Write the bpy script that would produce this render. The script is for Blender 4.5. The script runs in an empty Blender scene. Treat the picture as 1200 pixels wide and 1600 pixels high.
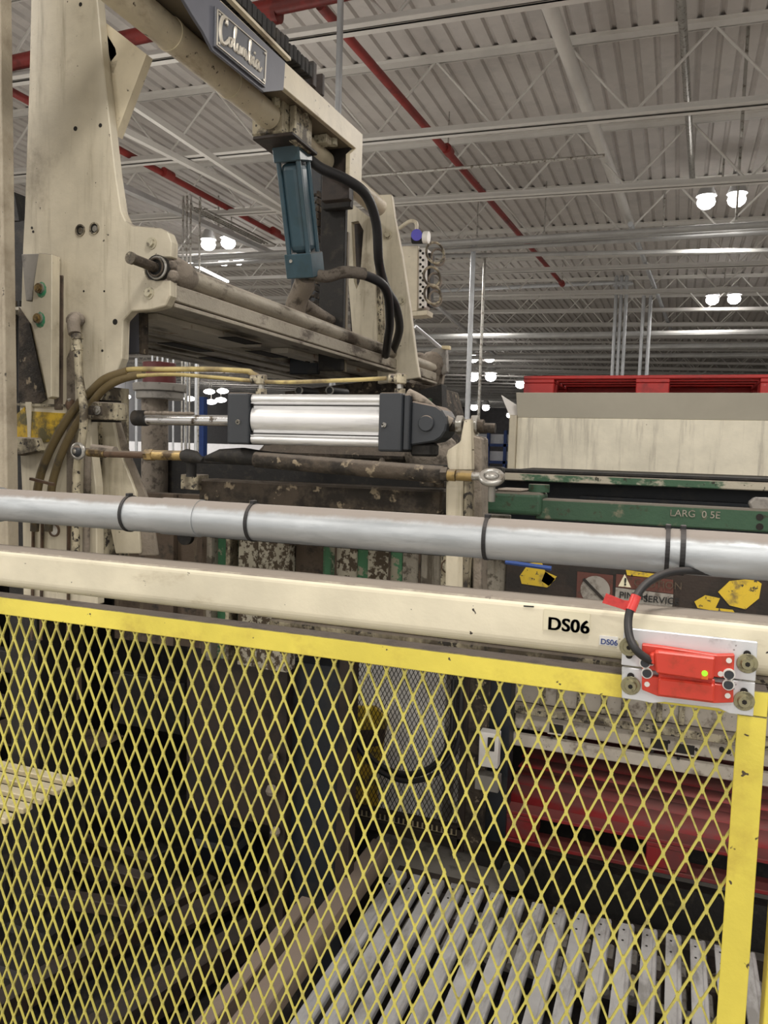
import bpy, math, random
from mathutils import Vector, Matrix
random.seed(7)
C = bpy.context.scene.collection
SC = bpy.context.scene
EYE = 2.25

# ---------------------------------------------------------------- camera
YAW, PITCH, ROLL, F = math.radians(20.68), math.radians(-4.89), math.radians(1.577), 1200.0
FW = Vector((-math.sin(YAW)*math.cos(PITCH), math.cos(YAW)*math.cos(PITCH), math.sin(PITCH)))
_r = Vector((math.cos(YAW), math.sin(YAW), 0)); _u = _r.cross(FW)
RT = _r*math.cos(ROLL) + _u*math.sin(ROLL); UP = RT.cross(FW)
cd = bpy.data.cameras.new('camera'); cam = bpy.data.objects.new('camera', cd); C.objects.link(cam)
cam.matrix_world = Matrix(((RT.x, UP.x, -FW.x, 0), (RT.y, UP.y, -FW.y, 0), (RT.z, UP.z, -FW.z, EYE), (0, 0, 0, 1)))
cd.sensor_fit = 'VERTICAL'; cd.sensor_height = 36; cd.lens = 36*F/1600; cd.clip_start = .02; cd.clip_end = 300
SC.camera = cam

def at(px, py, X=None, Y=None, Z=None):
    """a point of the place: where the sight line through a photograph pixel meets a plane (Z is metres above the eye)"""
    d = FW + RT*((px-600)/F) - UP*((py-800)/F)
    t = X/d.x if X is not None else Y/d.y if Y is not None else Z/d.z
    p = d*t
    return Vector((p.x, p.y, p.z+EYE))

# ---------------------------------------------------------------- world, light, exposure
w = bpy.data.worlds.new('hall_air'); SC.world = w; w.use_nodes = True
w.node_tree.nodes['Background'].inputs[0].default_value = (1.0, .95, .89, 1)
w.node_tree.nodes['Background'].inputs[1].default_value = 1.0
SC.view_settings.view_transform = 'Standard'; SC.view_settings.look = 'None'
SC.view_settings.gamma = 1; SC.view_settings.use_curve_mapping = False
SC.view_settings.exposure = 0.14
def area(loc, size, power, col=(1, .95, .89), rot=(0, 0, 0)):
    l = bpy.data.lights.new('hall_lamp_or_fill_light', 'AREA'); l.energy = power; l.size = size; l.color = col; l.shape = 'DISK'
    o = bpy.data.objects.new('hall_lamp_or_fill_light', l); o.location = loc; o.rotation_euler = rot; C.objects.link(o); return o
for ly in (-3.5, .5, 6.2, 11, 16, 22, 30):
    for lx in (-13, -8.5, -4, .4, 5):
        area((lx, ly, EYE+2.75), .7, 80 if ly < 12 else 36 if ly < 18 else 8)
        if ly in (-3.5, 6.2, 16) and lx in (-13, -4, 5):      # upward fill lights added below the lamps to brighten the ceiling
            area((lx, ly, EYE+.9), 2.2, 26 if ly < 10 else 10, rot=(math.pi, 0, 0))

for lx, ly in ((-26, 25), (-20, 25), (-23, 18)): area((lx, ly, EYE+2.6), 1.2, 330)  # extra lights added to brighten the far white partition

# ---------------------------------------------------------------- mesh helpers
class MB:
    def __init__(s): s.v = []; s.f = []; s.sm = []
    def add(s, vs, fs, smooth=False):
        b = len(s.v); s.v += [Vector(v) for v in vs]
        for f in fs: s.f.append([i+b for i in f]); s.sm.append(smooth)
        return s
    def box(s, a, b):
        (x0, y0, z0), (x1, y1, z1) = a, b
        vs = [(x0,y0,z0),(x1,y0,z0),(x1,y1,z0),(x0,y1,z0),(x0,y0,z1),(x1,y0,z1),(x1,y1,z1),(x0,y1,z1)]
        if (x1-x0)*(y1-y0)*(z1-z0) < 0: fs = [(0,1,2,3),(7,6,5,4),(4,5,1,0),(5,6,2,1),(6,7,3,2),(7,4,0,3)]
        else: fs = [(3,2,1,0),(4,5,6,7),(0,1,5,4),(1,2,6,5),(2,3,7,6),(3,0,4,7)]
        return s.add(vs, fs)
    def prism(s, pts, off):
        n = len(pts); off = Vector(off); vs = [Vector(p) for p in pts] + [Vector(p)+off for p in pts]
        nrm = Vector((0,0,0))
        for i in range(n): nrm += vs[i].cross(vs[(i+1) % n])
        fs = [list(range(n)), list(range(2*n-1, n-1, -1))] + [[i, i+n, (i+1) % n+n, (i+1) % n] for i in range(n)]
        if nrm.dot(off) > 0: fs = [list(reversed(f)) for f in fs]
        return s.add(vs, fs)
    def beam(s, a, b, w, h, up=(0,0,1)):
        """a box bar from a to b"""
        a, b = Vector(a), Vector(b); d = (b-a).normalized(); side = d.cross(Vector(up)).normalized(); u = side.cross(d)
        q = [side*w/2+u*h/2, -side*w/2+u*h/2, -side*w/2-u*h/2, side*w/2-u*h/2]
        vs = [a+x for x in q]+[b+x for x in q]
        return s.add(vs, [(0,1,2,3),(7,6,5,4),(0,4,5,1),(1,5,6,2),(2,6,7,3),(3,7,4,0)])
    def tube(s, pts, r, n=12, caps=True, closed=False):
        pts = [Vector(p) for p in pts]; m = len(pts); rs = r if isinstance(r, (list, tuple)) else [r]*m
        vs = []; ref = None
        for i, p in enumerate(pts):
            if closed: t = pts[(i+1) % m]-pts[i-1]
            else: t = pts[min(i+1, m-1)]-pts[max(i-1, 0)]
            t.normalize()
            if ref is None: ref = t.orthogonal().normalized()
            ref = (ref-t*ref.dot(t)).normalized(); bi = t.cross(ref)
            for k in range(n):
                a = 2*math.pi*k/n; vs.append(p+(ref*math.cos(a)+bi*math.sin(a))*rs[i])
        fs = []
        for i in range(m if closed else m-1):
            j = (i+1) % m
            for k in range(n): fs.append((i*n+k, i*n+(k+1) % n, j*n+(k+1) % n, j*n+k))
        s.add(vs, fs, True)
        if caps and not closed:
            b = len(s.v)-len(vs)
            s.f.append([b+k for k in range(n-1, -1, -1)]); s.sm.append(False)
            s.f.append([b+(m-1)*n+k for k in range(n)]); s.sm.append(False)
        return s
    def cyl(s, a, b, r, n=20, r2=None): return s.tube([a, b], [r, r if r2 is None else r2], n)
    def ring(s, c, axis, R, r, n=28, m=8):
        c = Vector(c); ax = Vector(axis).normalized(); u = ax.orthogonal().normalized(); v = ax.cross(u)
        return s.tube([c+(u*math.cos(2*math.pi*i/n)+v*math.sin(2*math.pi*i/n))*R for i in range(n)], r, m, closed=True)
    def band(s, c, axis, R, t, wd, n=32):
        """a flat strap ring round an axis"""
        c = Vector(c); ax = Vector(axis).normalized(); u = ax.orthogonal().normalized(); v = ax.cross(u); vs = []; fs = []
        for i in range(n):
            d = u*math.cos(2*math.pi*i/n)+v*math.sin(2*math.pi*i/n)
            vs += [c+d*R-ax*wd/2, c+d*(R+t)-ax*wd/2, c+d*(R+t)+ax*wd/2, c+d*R+ax*wd/2]
        for i in range(n):
            j = (i+1) % n
            for k in range(4): fs.append((i*4+k, i*4+(k+1) % 4, j*4+(k+1) % 4, j*4+k))
        return s.add(vs, fs)
    def ball(s, c, r, n=12, sc=(1,1,1)):
        c = Vector(c); vs = []; fs = []; m = n//2
        for i in range(m+1):
            th = math.pi*i/m
            for k in range(n):
                ph = 2*math.pi*k/n; vs.append(c+Vector((r*sc[0]*math.sin(th)*math.cos(ph), r*sc[1]*math.sin(th)*math.sin(ph), r*sc[2]*math.cos(th))))
        for i in range(m):
            for k in range(n): fs.append((i*n+k, (i+1)*n+k, (i+1)*n+(k+1) % n, i*n+(k+1) % n))
        return s.add(vs, fs, True)
    def build(s, name, mat, parent=None, bevel=0, rough=0, seg=1):
        me = bpy.data.meshes.new(name); off = Vector(parent['_w']) if parent is not None and '_w' in parent else Vector((0,0,0))
        if parent is None:
            off = Vector((0,0,0)); 
            for v in s.v: off += v
            off /= max(1, len(s.v)); off.z = min(v.z for v in s.v)
        me.from_pydata([tuple(v-off) for v in s.v], [], s.f); me.polygons.foreach_set('use_smooth', s.sm); me.materials.append(mat)
        me.validate(); me.update()
        if any(s.sm): me.set_sharp_from_angle(angle=math.radians(38))
        o = bpy.data.objects.new(name, me); C.objects.link(o)
        if parent is not None: o.parent = parent
        else: o.location = off
        o['_w'] = list(off)
        if bevel:
            m = o.modifiers.new('edge', 'BEVEL'); m.width = bevel; m.segments = seg; m.limit_method = 'ANGLE'; m.angle_limit = math.radians(40)
        return o
def tag(o, label, cat, group=None):
    o['label'] = label; o['category'] = cat
    if group: o['group'] = group
    return o
def thing(name, label, cat, loc, group=None):
    o = bpy.data.objects.new(name, None); C.objects.link(o); o.location = loc; o.empty_display_size = .05
    o['_w'] = list(Vector(loc)); return tag(o, label, cat, group)
def struct(o): o['kind'] = 'structure'; return o
def copy_tree(o, parent=None):
    c = o.copy(); C.objects.link(c)
    if parent is not None: c.parent = parent
    for ch in list(o.children): copy_tree(ch, c)
    return c
def pp(poly, Y): return [at(x, y, Y=Y) for x, y in poly]
def plate(name, poly, Y, t, mat, parent, bevel=.002):
    """a plate parallel to the guard rail, its outline given on its front face, t thick away from the viewer"""
    return MB().prism(pp(poly, Y), (0, t, 0)).build(name, mat, parent, bevel)
def smooth_path(pts, n=6):
    pts = [Vector(p) for p in pts]; out = []
    for i in range(len(pts)-1):
        p0 = pts[max(i-1, 0)]; p1 = pts[i]; p2 = pts[i+1]; p3 = pts[min(i+2, len(pts)-1)]
        for k in range(n):
            t = k/n
            out.append(.5*((2*p1)+(p2-p0)*t+(2*p0-5*p1+4*p2-p3)*t*t+(3*p1-p0-3*p2+p3)*t**3))
    return out+[pts[-1]]
def hexbolt(name, c, r, mat, parent, axis=(0,-1,0), h=None, washer=None):
    ax = Vector(axis).normalized(); c = Vector(c); h = h or r*.9
    m = MB().tube([c, c+ax*h], r, 6); m.sm = [False]*len(m.sm)
    m.cyl(c-ax*.001, c+ax*r*.25, r*1.45, 16)
    return m.build(name, mat, parent)

# ---------------------------------------------------------------- materials
def mat(name, base, rough=.55, metal=0, dirt=None, dscale=12, dlo=.5, dhi=.65, stretch=(1,1,1), dust=0, dustcol=(.225,.192,.16),
        spots=None, sscale=60, slo=.62, shi=.68, bump=.1, bscale=80, streak=None, stlo=.5, sthi=.7, var=.12, spec=.5):
    m = bpy.data.materials.new(name); m.use_nodes = True; N = m.node_tree.nodes; L = m.node_tree.links
    P = N['Principled BSDF']; tc = N.new('ShaderNodeTexCoord')
    def noise(scale, sx=(1,1,1), detail=6, off=0):
        mp = N.new('ShaderNodeMapping'); mp.inputs['Scale'].default_value = sx; mp.inputs['Location'].default_value = (off, off*.7, off*.3)
        L.new(tc.outputs['Object'], mp.inputs[0]); n = N.new('ShaderNodeTexNoise'); n.inputs['Scale'].default_value = scale
        n.inputs['Detail'].default_value = detail; n.inputs['Roughness'].default_value = .65; L.new(mp.outputs[0], n.inputs['Vector']); return n.outputs[0]
    def ramp(src, lo, hi, top=1):
        r = N.new('ShaderNodeMapRange'); r.inputs[1].default_value = lo; r.inputs[2].default_value = hi; r.inputs[4].default_value = top
        r.interpolation_type = 'SMOOTHSTEP'; L.new(src, r.inputs[0]); return r.outputs[0]
    def mix(fac, a, b):
        x = N.new('ShaderNodeMix'); x.data_type = 'RGBA'; L.new(fac, x.inputs[0])
        for sock, val in ((x.inputs[6], a), (x.inputs[7], b)):
            if isinstance(val, tuple): sock.default_value = (*val, 1)
            else: L.new(val, sock)
        return x.outputs[2]
    dark = tuple(c*(1-var) for c in base); light = tuple(min(1, c*(1+var)) for c in base)
    col = mix(ramp(noise(4, detail=4, off=3), .3, .7), dark, light)
    rg = rough
    if streak: col = mix(ramp(noise(22, (1, 1, .09), off=5), stlo, sthi, .85), col, streak)
    if dirt: col = mix(ramp(noise(dscale, stretch, off=1), dlo, dhi), col, dirt)
    if spots: col = mix(ramp(noise(sscale, detail=3, off=9), slo, shi), col, spots)
    if dust:
        g = N.new('ShaderNodeNewGeometry'); sp = N.new('ShaderNodeSeparateXYZ'); L.new(g.outputs['Normal'], sp.inputs[0])
        ad = N.new('ShaderNodeMath'); ad.operation = 'MULTIPLY_ADD'; ad.inputs[1].default_value = .35
        L.new(noise(30, off=2), ad.inputs[0]); L.new(sp.outputs[2], ad.inputs[2])
        fac = ramp(ad.outputs[0], .62, .95, dust); col = mix(fac, col, dustcol)
        mr = N.new('ShaderNodeMapRange'); mr.inputs[3].default_value = rough; mr.inputs[4].default_value = .95; L.new(fac, mr.inputs[0]); L.new(mr.outputs[0], P.inputs['Roughness'])
        if metal:
            mm = N.new('ShaderNodeMapRange'); mm.inputs[3].default_value = metal; mm.inputs[4].default_value = 0; L.new(fac, mm.inputs[0]); L.new(mm.outputs[0], P.inputs['Metallic'])
    else: P.inputs['Roughness'].default_value = rg
    L.new(col, P.inputs['Base Color'])
    if not (dust and metal): P.inputs['Metallic'].default_value = metal
    P.inputs['Specular IOR Level'].default_value = spec
    if bump:
        b = N.new('ShaderNodeBump'); b.inputs['Strength'].default_value = bump; b.inputs['Distance'].default_value = .01
        L.new(noise(bscale, off=4), b.inputs['Height']); L.new(b.outputs[0], P.inputs['Normal'])
    return m
def emit(name, col, s):
    m = bpy.data.materials.new(name); m.use_nodes = True; P = m.node_tree.nodes['Principled BSDF']
    P.inputs['Base Color'].default_value = (*col, 1); P.inputs['Emission Color'].default_value = (*col, 1); P.inputs['Emission Strength'].default_value = s; return m
GR = (.035, .028, .02)
M = dict(
 cream=mat('cream_paint', (.55,.50,.385), .5, dirt=(.25,.205,.14), dscale=5, dlo=.54, dhi=.80, spots=(.06,.05,.035), sscale=45, slo=.70, shi=.74, dust=.8, streak=(.30,.26,.18), stlo=.5, sthi=.75),
 column=mat('dusty_column_paint', (.40,.35,.265), .7, dirt=(.25,.21,.15), dscale=6, dlo=.45, dhi=.7, spots=(.06,.05,.035), sscale=40, slo=.66, shi=.72, bump=.3),
 cream_dirty=mat('grimy_cream_paint', (.46,.41,.29), .6, dirt=(.07,.055,.035), dscale=11, dlo=.46, dhi=.6, spots=(.03,.025,.02), sscale=60, slo=.56, shi=.62, dust=.9, streak=(.12,.1,.07), stlo=.42, sthi=.65, bump=.3),
 cream_top=mat('oily_cream_paint', (.62,.55,.40), .45, dirt=(.22,.14,.07), dscale=7, dlo=.52, dhi=.75, spots=(.05,.035,.02), sscale=30, slo=.64, shi=.72, stretch=(1,.5,1), bump=.15),
 rail=mat('rail_paint', (.76,.705,.54), .36, dirt=(.45,.38,.25), dscale=14, dlo=.58, dhi=.75, spots=(.04,.03,.025), sscale=38, slo=.69, shi=.72, dust=.97, stretch=(.4,1,1), bump=.06),
 box=mat('chute_paint', (.76,.71,.57), .5, streak=(.46,.42,.34), stlo=.50, sthi=.68, spots=(.3,.26,.2), sscale=50, slo=.72, shi=.76),
 yellow=mat('yellow_paint', (.80,.68,.10), .42, dirt=(.58,.45,.07), dscale=9, dlo=.5, dhi=.75, spots=(.07,.05,.03), sscale=42, slo=.685, shi=.72, dust=.97, dustcol=(.065,.055,.048), bump=.08),
 mesh=mat('mesh_yellow_paint', (.62,.56,.12), .45, dirt=(.36,.32,.10), dscale=30, dlo=.5, dhi=.7, bump=0),
 lip_shaded=mat('shaded_chute_lip_paint', (.60,.56,.46), .55, bump=0, var=.04),  # greyer chute paint: shade of the down-facing lip put into the colour
 dull=mat('dull_grey_pipe', (.36,.36,.35), .6, .15, bump=0),
 darkred=mat('dark_red_drum', (.10,.012,.012), .5, bump=.05),
 dustlayer=mat('settled_dark_dust', (.085,.07,.06), .95, dirt=(.06,.05,.045), dscale=20, bump=.4),
 galv=mat('galvanised_pipe', (.50,.53,.55), .42, .65, dirt=(.43,.46,.48), dscale=60, dlo=.45, dhi=.65, stretch=(.15,1,1), dust=.95, dustcol=(.27,.235,.205), bump=.05, bscale=90),
 conduit=mat('conduit_metal', (.50,.52,.54), .5, .5, bump=0),
 alu=mat('brushed_aluminium', (.75,.75,.75), .36, .6, dirt=(.55,.55,.55), dscale=40, dlo=.45, dhi=.65, stretch=(.1,1,1), bump=.04, var=.05),
 alup=mat('aluminium_plate', (.66,.68,.70), .5, .3, dirt=(.36,.37,.38), dscale=16, dlo=.55, dhi=.7, spots=(.2,.2,.2), sscale=50, slo=.68, shi=.72, bump=.05),
 slat=mat('worn_slat_steel', (.84,.84,.85), .22, .55, dirt=(.52,.51,.50), dscale=16, dlo=.45, dhi=.65, stretch=(1,.3,1), bump=.18, bscale=60),
 chrome=mat('chrome_rod', (.6,.6,.6), .2, .95, dirt=(.12,.1,.08), dscale=22, dlo=.55, dhi=.62, dust=.4, bump=.02),
 cap=mat('dark_end_cap', (.028,.032,.038), .45, dust=.9, dustcol=(.25,.2,.16), bump=.05),
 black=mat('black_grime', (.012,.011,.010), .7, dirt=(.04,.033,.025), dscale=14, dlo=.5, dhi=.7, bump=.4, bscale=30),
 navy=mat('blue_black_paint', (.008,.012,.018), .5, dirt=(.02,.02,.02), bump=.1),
 grime=mat('caked_brown_grime', (.075,.058,.042), .85, dirt=(.02,.016,.012), dscale=12, dlo=.42, dhi=.6, spots=(.27,.22,.15), sscale=24, slo=.6, shi=.68, dust=.5, bump=.8, bscale=45),
 brown=mat('dark_brown_steel', (.028,.018,.013), .6, dirt=(.012,.009,.007), dscale=8, dlo=.45, dhi=.6, dust=.35, dustcol=(.07,.058,.048), bump=.2),
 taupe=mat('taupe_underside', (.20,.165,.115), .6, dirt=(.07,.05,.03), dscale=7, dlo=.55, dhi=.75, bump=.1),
 dusty=mat('dusty_steel', (.24,.205,.165), .85, dirt=(.09,.075,.06), dscale=16, dlo=.5, dhi=.65, dust=.8, dustcol=(.36,.31,.26), bump=.7, bscale=50),
 barm=mat('worn_bar', (.36,.325,.26), .55, .2, dirt=(.10,.08,.06), dscale=9, dlo=.5, dhi=.62, stretch=(1,.4,1), dust=.8, dustcol=(.42,.37,.31), bump=.3),
 tray=mat('tray_underside', (.52,.48,.40), .65, dirt=(.10,.085,.065), dscale=5, dlo=.48, dhi=.66, stretch=(1,.3,1), spots=(.27,.16,.08), sscale=9, slo=.62, shi=.72, bump=.15),
 green=mat('green_machine_paint', (.03,.078,.042), .5, dirt=(.16,.15,.10), dscale=10, dlo=.58, dhi=.66, spots=(.03,.04,.02), sscale=35, slo=.6, shi=.68, dust=.85, dustcol=(.15,.12,.10), bump=.15),
 greenrail=mat('chipped_green_rail', (.05,.12,.065), .55, dirt=(.45,.41,.32), dscale=9, dlo=.46, dhi=.54, stretch=(.6,1,1), spots=(.03,.03,.02), sscale=30, slo=.6, shi=.66, dust=.9, dustcol=(.33,.28,.23), bump=.2),
 blue=mat('blue_cylinder_paint', (.034,.070,.092), .36, dirt=(.03,.06,.07), dscale=10, dlo=.5, dhi=.7, dust=.5, bump=.06, var=.2),
 greyb=mat('blue_grey_paint', (.115,.12,.145), .5, bump=.05, var=.08),
 plaque=mat('dark_plaque', (.085,.09,.105), .4, bump=.03, var=.08),
 silverletter=mat('bare_metal_lettering', (.62,.58,.5), .35, .3, bump=0),
 red=mat('red_pipe_paint', (.22,.022,.018), .5, dirt=(.13,.015,.012), dscale=6, bump=.03),
 palred=mat('red_pallet_paint', (.42,.025,.022), .5, dirt=(.25,.02,.02), dscale=9, dlo=.5, dhi=.7, spots=(.5,.1,.09), sscale=20, slo=.66, shi=.75, bump=.15),
 paldust=mat('dusty_red_pallet', (.30,.02,.022), .55, dirt=(.19,.05,.05), dscale=6, dlo=.42, dhi=.66, dust=.55, dustcol=(.22,.10,.09), bump=.2),
 switch=mat('red_switch_plastic', (.60,.05,.028), .42, dirt=(.42,.045,.02), dscale=20, bump=.02, var=.06),
 led=emit('green_led', (.25,.8,.02), .9),
 rubber=mat('black_rubber', (.014,.014,.015), .5, dust=.3, dustcol=(.12,.1,.09), bump=.05),
 dustyhose=mat('dust_coated_hose', (.13,.11,.09), .9, dirt=(.05,.04,.03), dscale=30, bump=.6, bscale=60),
 yhose=mat('yellowed_air_hose', (.50,.40,.16), .45, dirt=(.20,.15,.07), dscale=9, dlo=.45, dhi=.65, dust=.4, bump=.05),
 ohose=mat('olive_grimy_hose', (.13,.095,.04), .55, dirt=(.05,.04,.025), dscale=14, dust=.4, bump=.3),
 brass=mat('grimy_brass', (.38,.27,.11), .42, .6, dirt=(.08,.055,.03), dscale=20, dlo=.45, dhi=.6, dust=.5, bump=.15),
 rust=mat('rusty_brown_rod', (.12,.075,.048), .75, .2, dirt=(.05,.035,.025), dscale=14, dust=.6, bump=.4),
 steel=mat('plain_steel', (.42,.41,.38), .35, .7, dirt=(.15,.13,.1), dscale=30, dlo=.5, dhi=.65, dust=.5, bump=.08),
 boltcream=mat('painted_bolt', (.5,.46,.34), .5, dirt=(.12,.1,.07), dscale=60, bump=.2),
 washer=mat('olive_zinc_washer', (.30,.28,.17), .4, .5, dirt=(.14,.13,.08), dscale=80, bump=.1),
 hole=mat('deep_hole', (.01,.008,.006), .8, bump=0),
 boltgreen=mat('green_smear', (.04,.22,.11), .5, dirt=(.2,.22,.14), dscale=60, bump=.1),
 tape=mat('worn_yellow_tape', (.55,.36,.02), .5, dirt=(.10,.085,.03), dscale=14, dlo=.42, dhi=.6, bump=.1),
 haz=mat('yellow_hazard_patch', (.60,.42,.03), .45, dirt=(.22,.16,.05), dscale=16, dlo=.5, dhi=.66, spots=(.06,.05,.03), sscale=60, slo=.6, shi=.66, bump=.1),
 stick=mat('cream_sticker', (.76,.71,.52), .35, bump=0, var=.03),
 white=mat('white_plastic', (.75,.74,.70), .4, bump=0),
 ink=mat('black_print', (.012,.012,.012), .5, bump=0, var=0),
 blueink=mat('blue_print', (.03,.06,.22), .5, bump=0, var=0),
 redtag=mat('red_tape_flag', (.62,.05,.045), .35, dirt=(.42,.03,.03), dscale=20, bump=.1),
 signgrey=mat('scuffed_grey_decal', (.30,.28,.25), .5, dirt=(.14,.12,.10), dscale=30, bump=0),
 signred=mat('faded_red_decal', (.11,.035,.025), .5, dirt=(.06,.03,.02), dscale=30, bump=0),
 mottle=mat('mottled_cream_and_rust', (.42,.39,.31), .75, dirt=(.07,.05,.03), dscale=42, dlo=.47, dhi=.53, dust=.5, bump=.5, bscale=60),
 mottle2=mat('grey_dusted_panel', (.28,.255,.21), .8, dirt=(.10,.085,.065), dscale=26, dlo=.5, dhi=.6, streak=(.07,.055,.035), bump=.4),
 mottgreen=mat('peeling_green_panel', (.05,.17,.08), .65, dirt=(.30,.28,.21), dscale=22, dlo=.52, dhi=.58, streak=(.04,.035,.02), bump=.3),
 rustp=mat('rust_brown_panel', (.09,.065,.045), .8, dirt=(.03,.024,.018), dscale=14, streak=(.18,.15,.1), stlo=.58, sthi=.72, bump=.3),
 wood=mat('dusty_timber', (.22,.17,.13), .85, dirt=(.2,.15,.11), dscale=12, stretch=(1,.1,1), dlo=.45, dhi=.7, dust=.6, dustcol=(.23,.185,.155), bump=.2),
 tan=mat('tan_slat_paint', (.62,.53,.33), .5, dirt=(.3,.24,.14), dscale=14, dlo=.5, dhi=.7, dust=.5, dustcol=(.6,.55,.4), bump=.1),
 greyf=mat('grey_sheet_steel', (.25,.235,.21), .6, dirt=(.12,.11,.1), dscale=10, bump=.1),
 punched=mat('punched_pale_steel', (.44,.40,.34), .6, dirt=(.16,.13,.10), dscale=14, dlo=.5, dhi=.68, spots=(.06,.05,.04), sscale=40, slo=.66, shi=.7, dust=.4, bump=.15),
 palegrey=mat('pale_grey_panel', (.80,.77,.73), .6, bump=.03),
 roof=mat('painted_roof_deck', (.47,.445,.42), .7, dirt=(.42,.40,.38), dscale=3, bump=0, var=.05),
 joist=mat('painted_joist_steel', (.60,.585,.55), .55, bump=0, var=.04),
 floor=mat('concrete_floor', (.36,.34,.31), .7, dirt=(.24,.22,.2), dscale=2, bump=.05),
 wallw=mat('white_wall_panel', (.80,.81,.84), .6, bump=0, var=.04),
 walld=mat('dark_wall_panel', (.16,.155,.16), .7, bump=0),
 bluep=mat('blue_rack_paint', (.02,.06,.24), .5, bump=0),
 violet=mat('violet_gauge_face', (.10,.09,.5), .4, bump=0),
 lamp=emit('lamp_glow', (1,.96,.93), 14),
 lamphouse=mat('lamp_housing', (.5,.5,.5), .4, .3, bump=0),
)

# ================================================================ SETTING
TILT = -.0255
def roofz(x): return EYE+3.6+TILT*(x+1.5)
fl = MB().box((-34, -8, -.2), (14, 64, 0)).build('floor', M['floor']); struct(fl)
wf = struct(MB().box((-34, 62, 0), (14, 62.3, 7.5)).build('wall_back', M['walld']))
wl = struct(MB().box((-34.3, -8, 0), (-34, 62, 7.5)).build('wall_left', M['wallw']))
wr = struct(MB().box((14, -8, 0), (14.3, 62, 7.5)).build('wall_right', M['wallw']))
# corrugated roof deck, ribs running away from the viewer
ceil = bpy.data.objects.new('ceiling', None); C.objects.link(ceil); ceil['kind'] = 'structure'; ceil.location = (-1.5, 0, EYE+3.6); ceil.rotation_euler = (0, -math.atan(TILT), 0)
m = MB(); x = -33; prof = []
while x < 16: prof += [(x, 0), (x+.112, 0), (x+.128, .028), (x+.152, .028)]; x += .17
vs = []
for px_, pz in prof: vs += [(px_, -8, pz), (px_, 62, pz)]
m.add(vs, [(2*i, 2*i+2, 2*i+3, 2*i+1) for i in range(len(prof)-1)])
deck = m.build('roof_deck', M['roof'], ceil)
m = MB().box((-33, -8, .09), (16, 62, .12)); m.build('roof_cover', M['walld'], ceil)
def joist_parts():
    j = MB()
    for z0, s in ((-.055, 1), (-.70, -1)):
        for sd in (-1, 1):
            j.box((-32, sd*.012, z0), (15, sd*.020, z0+.07 if s < 0 else z0+.055))
            zz = z0+.049 if s > 0 else z0
            j.box((-32, sd*.012, zz), (15, sd*.078, zz+.006))
    wb = MB(); x = -32; k = 0
    while x < 15:
        wb.cyl((x, 0, -.03), (x+.6, 0, -.68), .013, 6); wb.cyl((x+.6, 0, -.68), (x+1.2, 0, -.03), .013, 6); x += 1.2
    return j, wb
jb, wbm = joist_parts()
j0 = jb.build('joist', M['joist'], ceil); w0 = wbm.build('joist_web', M['joist'], j0)
ys = [1.42, 3.32, 5.22, 7.14]+[7.14+1.93*i for i in range(1, 28)]
for i, yy in enumerate(ys):
    o = j0 if i == 0 else copy_tree(j0, ceil)
    o.location = (-.15*(i % 3), yy, 0)
# girders and purlin pipes running with the deck ribs
def bar_between(name, a, b, r, mt, label, cat, group=None, n=12):
    return tag(MB().cyl(a, b, r, n).build(name, mt), label, cat, group)
bar_between('ceiling_pipe', at(840, -40, Z=3.3), at(985, 350, Z=3.2), .06, M['joist'], 'white painted pipe crossing the roof joists above the pallet', 'pipe')
bar_between('ceiling_pipe', at(1062, -40, Z=3.42), at(1082, 280, Z=3.42), .035, M['steel'], 'thin grey pipe close under the deck near the upper right corner', 'pipe')
bar_between('ceiling_pipe', at(985, 350, Z=3.0), at(1050, 520, Z=3.0), .035, M['conduit'], 'thin silver pipe continuing behind the cable tray', 'pipe')
# beams behind, left side
for k, (a, b, wd) in enumerate((((185, 148), (560, 400), .05), ((185, 200), (440, 330), .06), ((185, 290), (480, 420), .10), ((620, 425), (780, 560), .07))):
    tag(MB().beam(at(*a, Z=2.95), at(*b, Z=2.95), wd, .06).build('girt', M['joist'] if k < 2 else M['lamphouse']),
        ['white roof tie beam passing behind the blue cylinder', 'second white tie beam just below the longer one, left of the blue cylinder', 'grey roof beam above the lamp cluster beside the cream side plate', 'dark grey beam running away between the silver pole and the cream far plate'][k], 'beam')

# ---- red sprinkler pipes
sp = thing('sprinkler_main', 'thick red sprinkler main crossing under the roof at the top of view', 'pipe', (-3, 5.16, EYE+3.1))
a, b = Vector((-9, 5.22, EYE+3.1)), Vector((2.0, 5.1, EYE+3.1))
b = at(700, -48, Z=3.12)
MB().cyl(a, b, .058, 20).build('pipe', M['red'], sp)
for px_, py_, r_ in ((425, 20, .078), (392, 27, .07)):
    c = at(px_, py_, Z=3.1); MB().cyl(c-Vector((.055, 0, 0)), c+Vector((.055, 0, 0)), r_, 20).build('coupling', M['red'], sp)
MB().cyl(at(425, 20, Z=3.1), at(425, 20, Z=3.1)+Vector((0, 0, .22)), .035, 14).build('riser', M['red'], sp)
s2 = thing('sprinkler_branch', 'thin red sprinkler pipe slanting down the middle of the ceiling', 'pipe', at(700, 230, Z=3.2))
MB().cyl(at(500, 8, Z=3.2), at(878, 443, Z=3.2), .037, 14).build('pipe', M['red'], s2)
for p in ((700, 235), (878, 443)):
    c = at(*p, Z=3.2); MB().cyl(c-Vector((0, .07, 0)), c+Vector((0, .07, 0)), .055, 12).build('coupling', M['red'], s2)
    MB().cyl(c, c+Vector((0, 0, .4)), .008, 6).build('hanger_rod', M['steel'], s2)
s3 = thing('sprinkler_branch', 'thin red sprinkler pipe between the cream side plate and the blue cylinder', 'pipe', at(300, 290, Z=3.1))
MB().cyl(at(-40, 112, Z=3.1), at(445, 373, Z=3.1), .037, 14).build('pipe', M['red'], s3)
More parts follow.
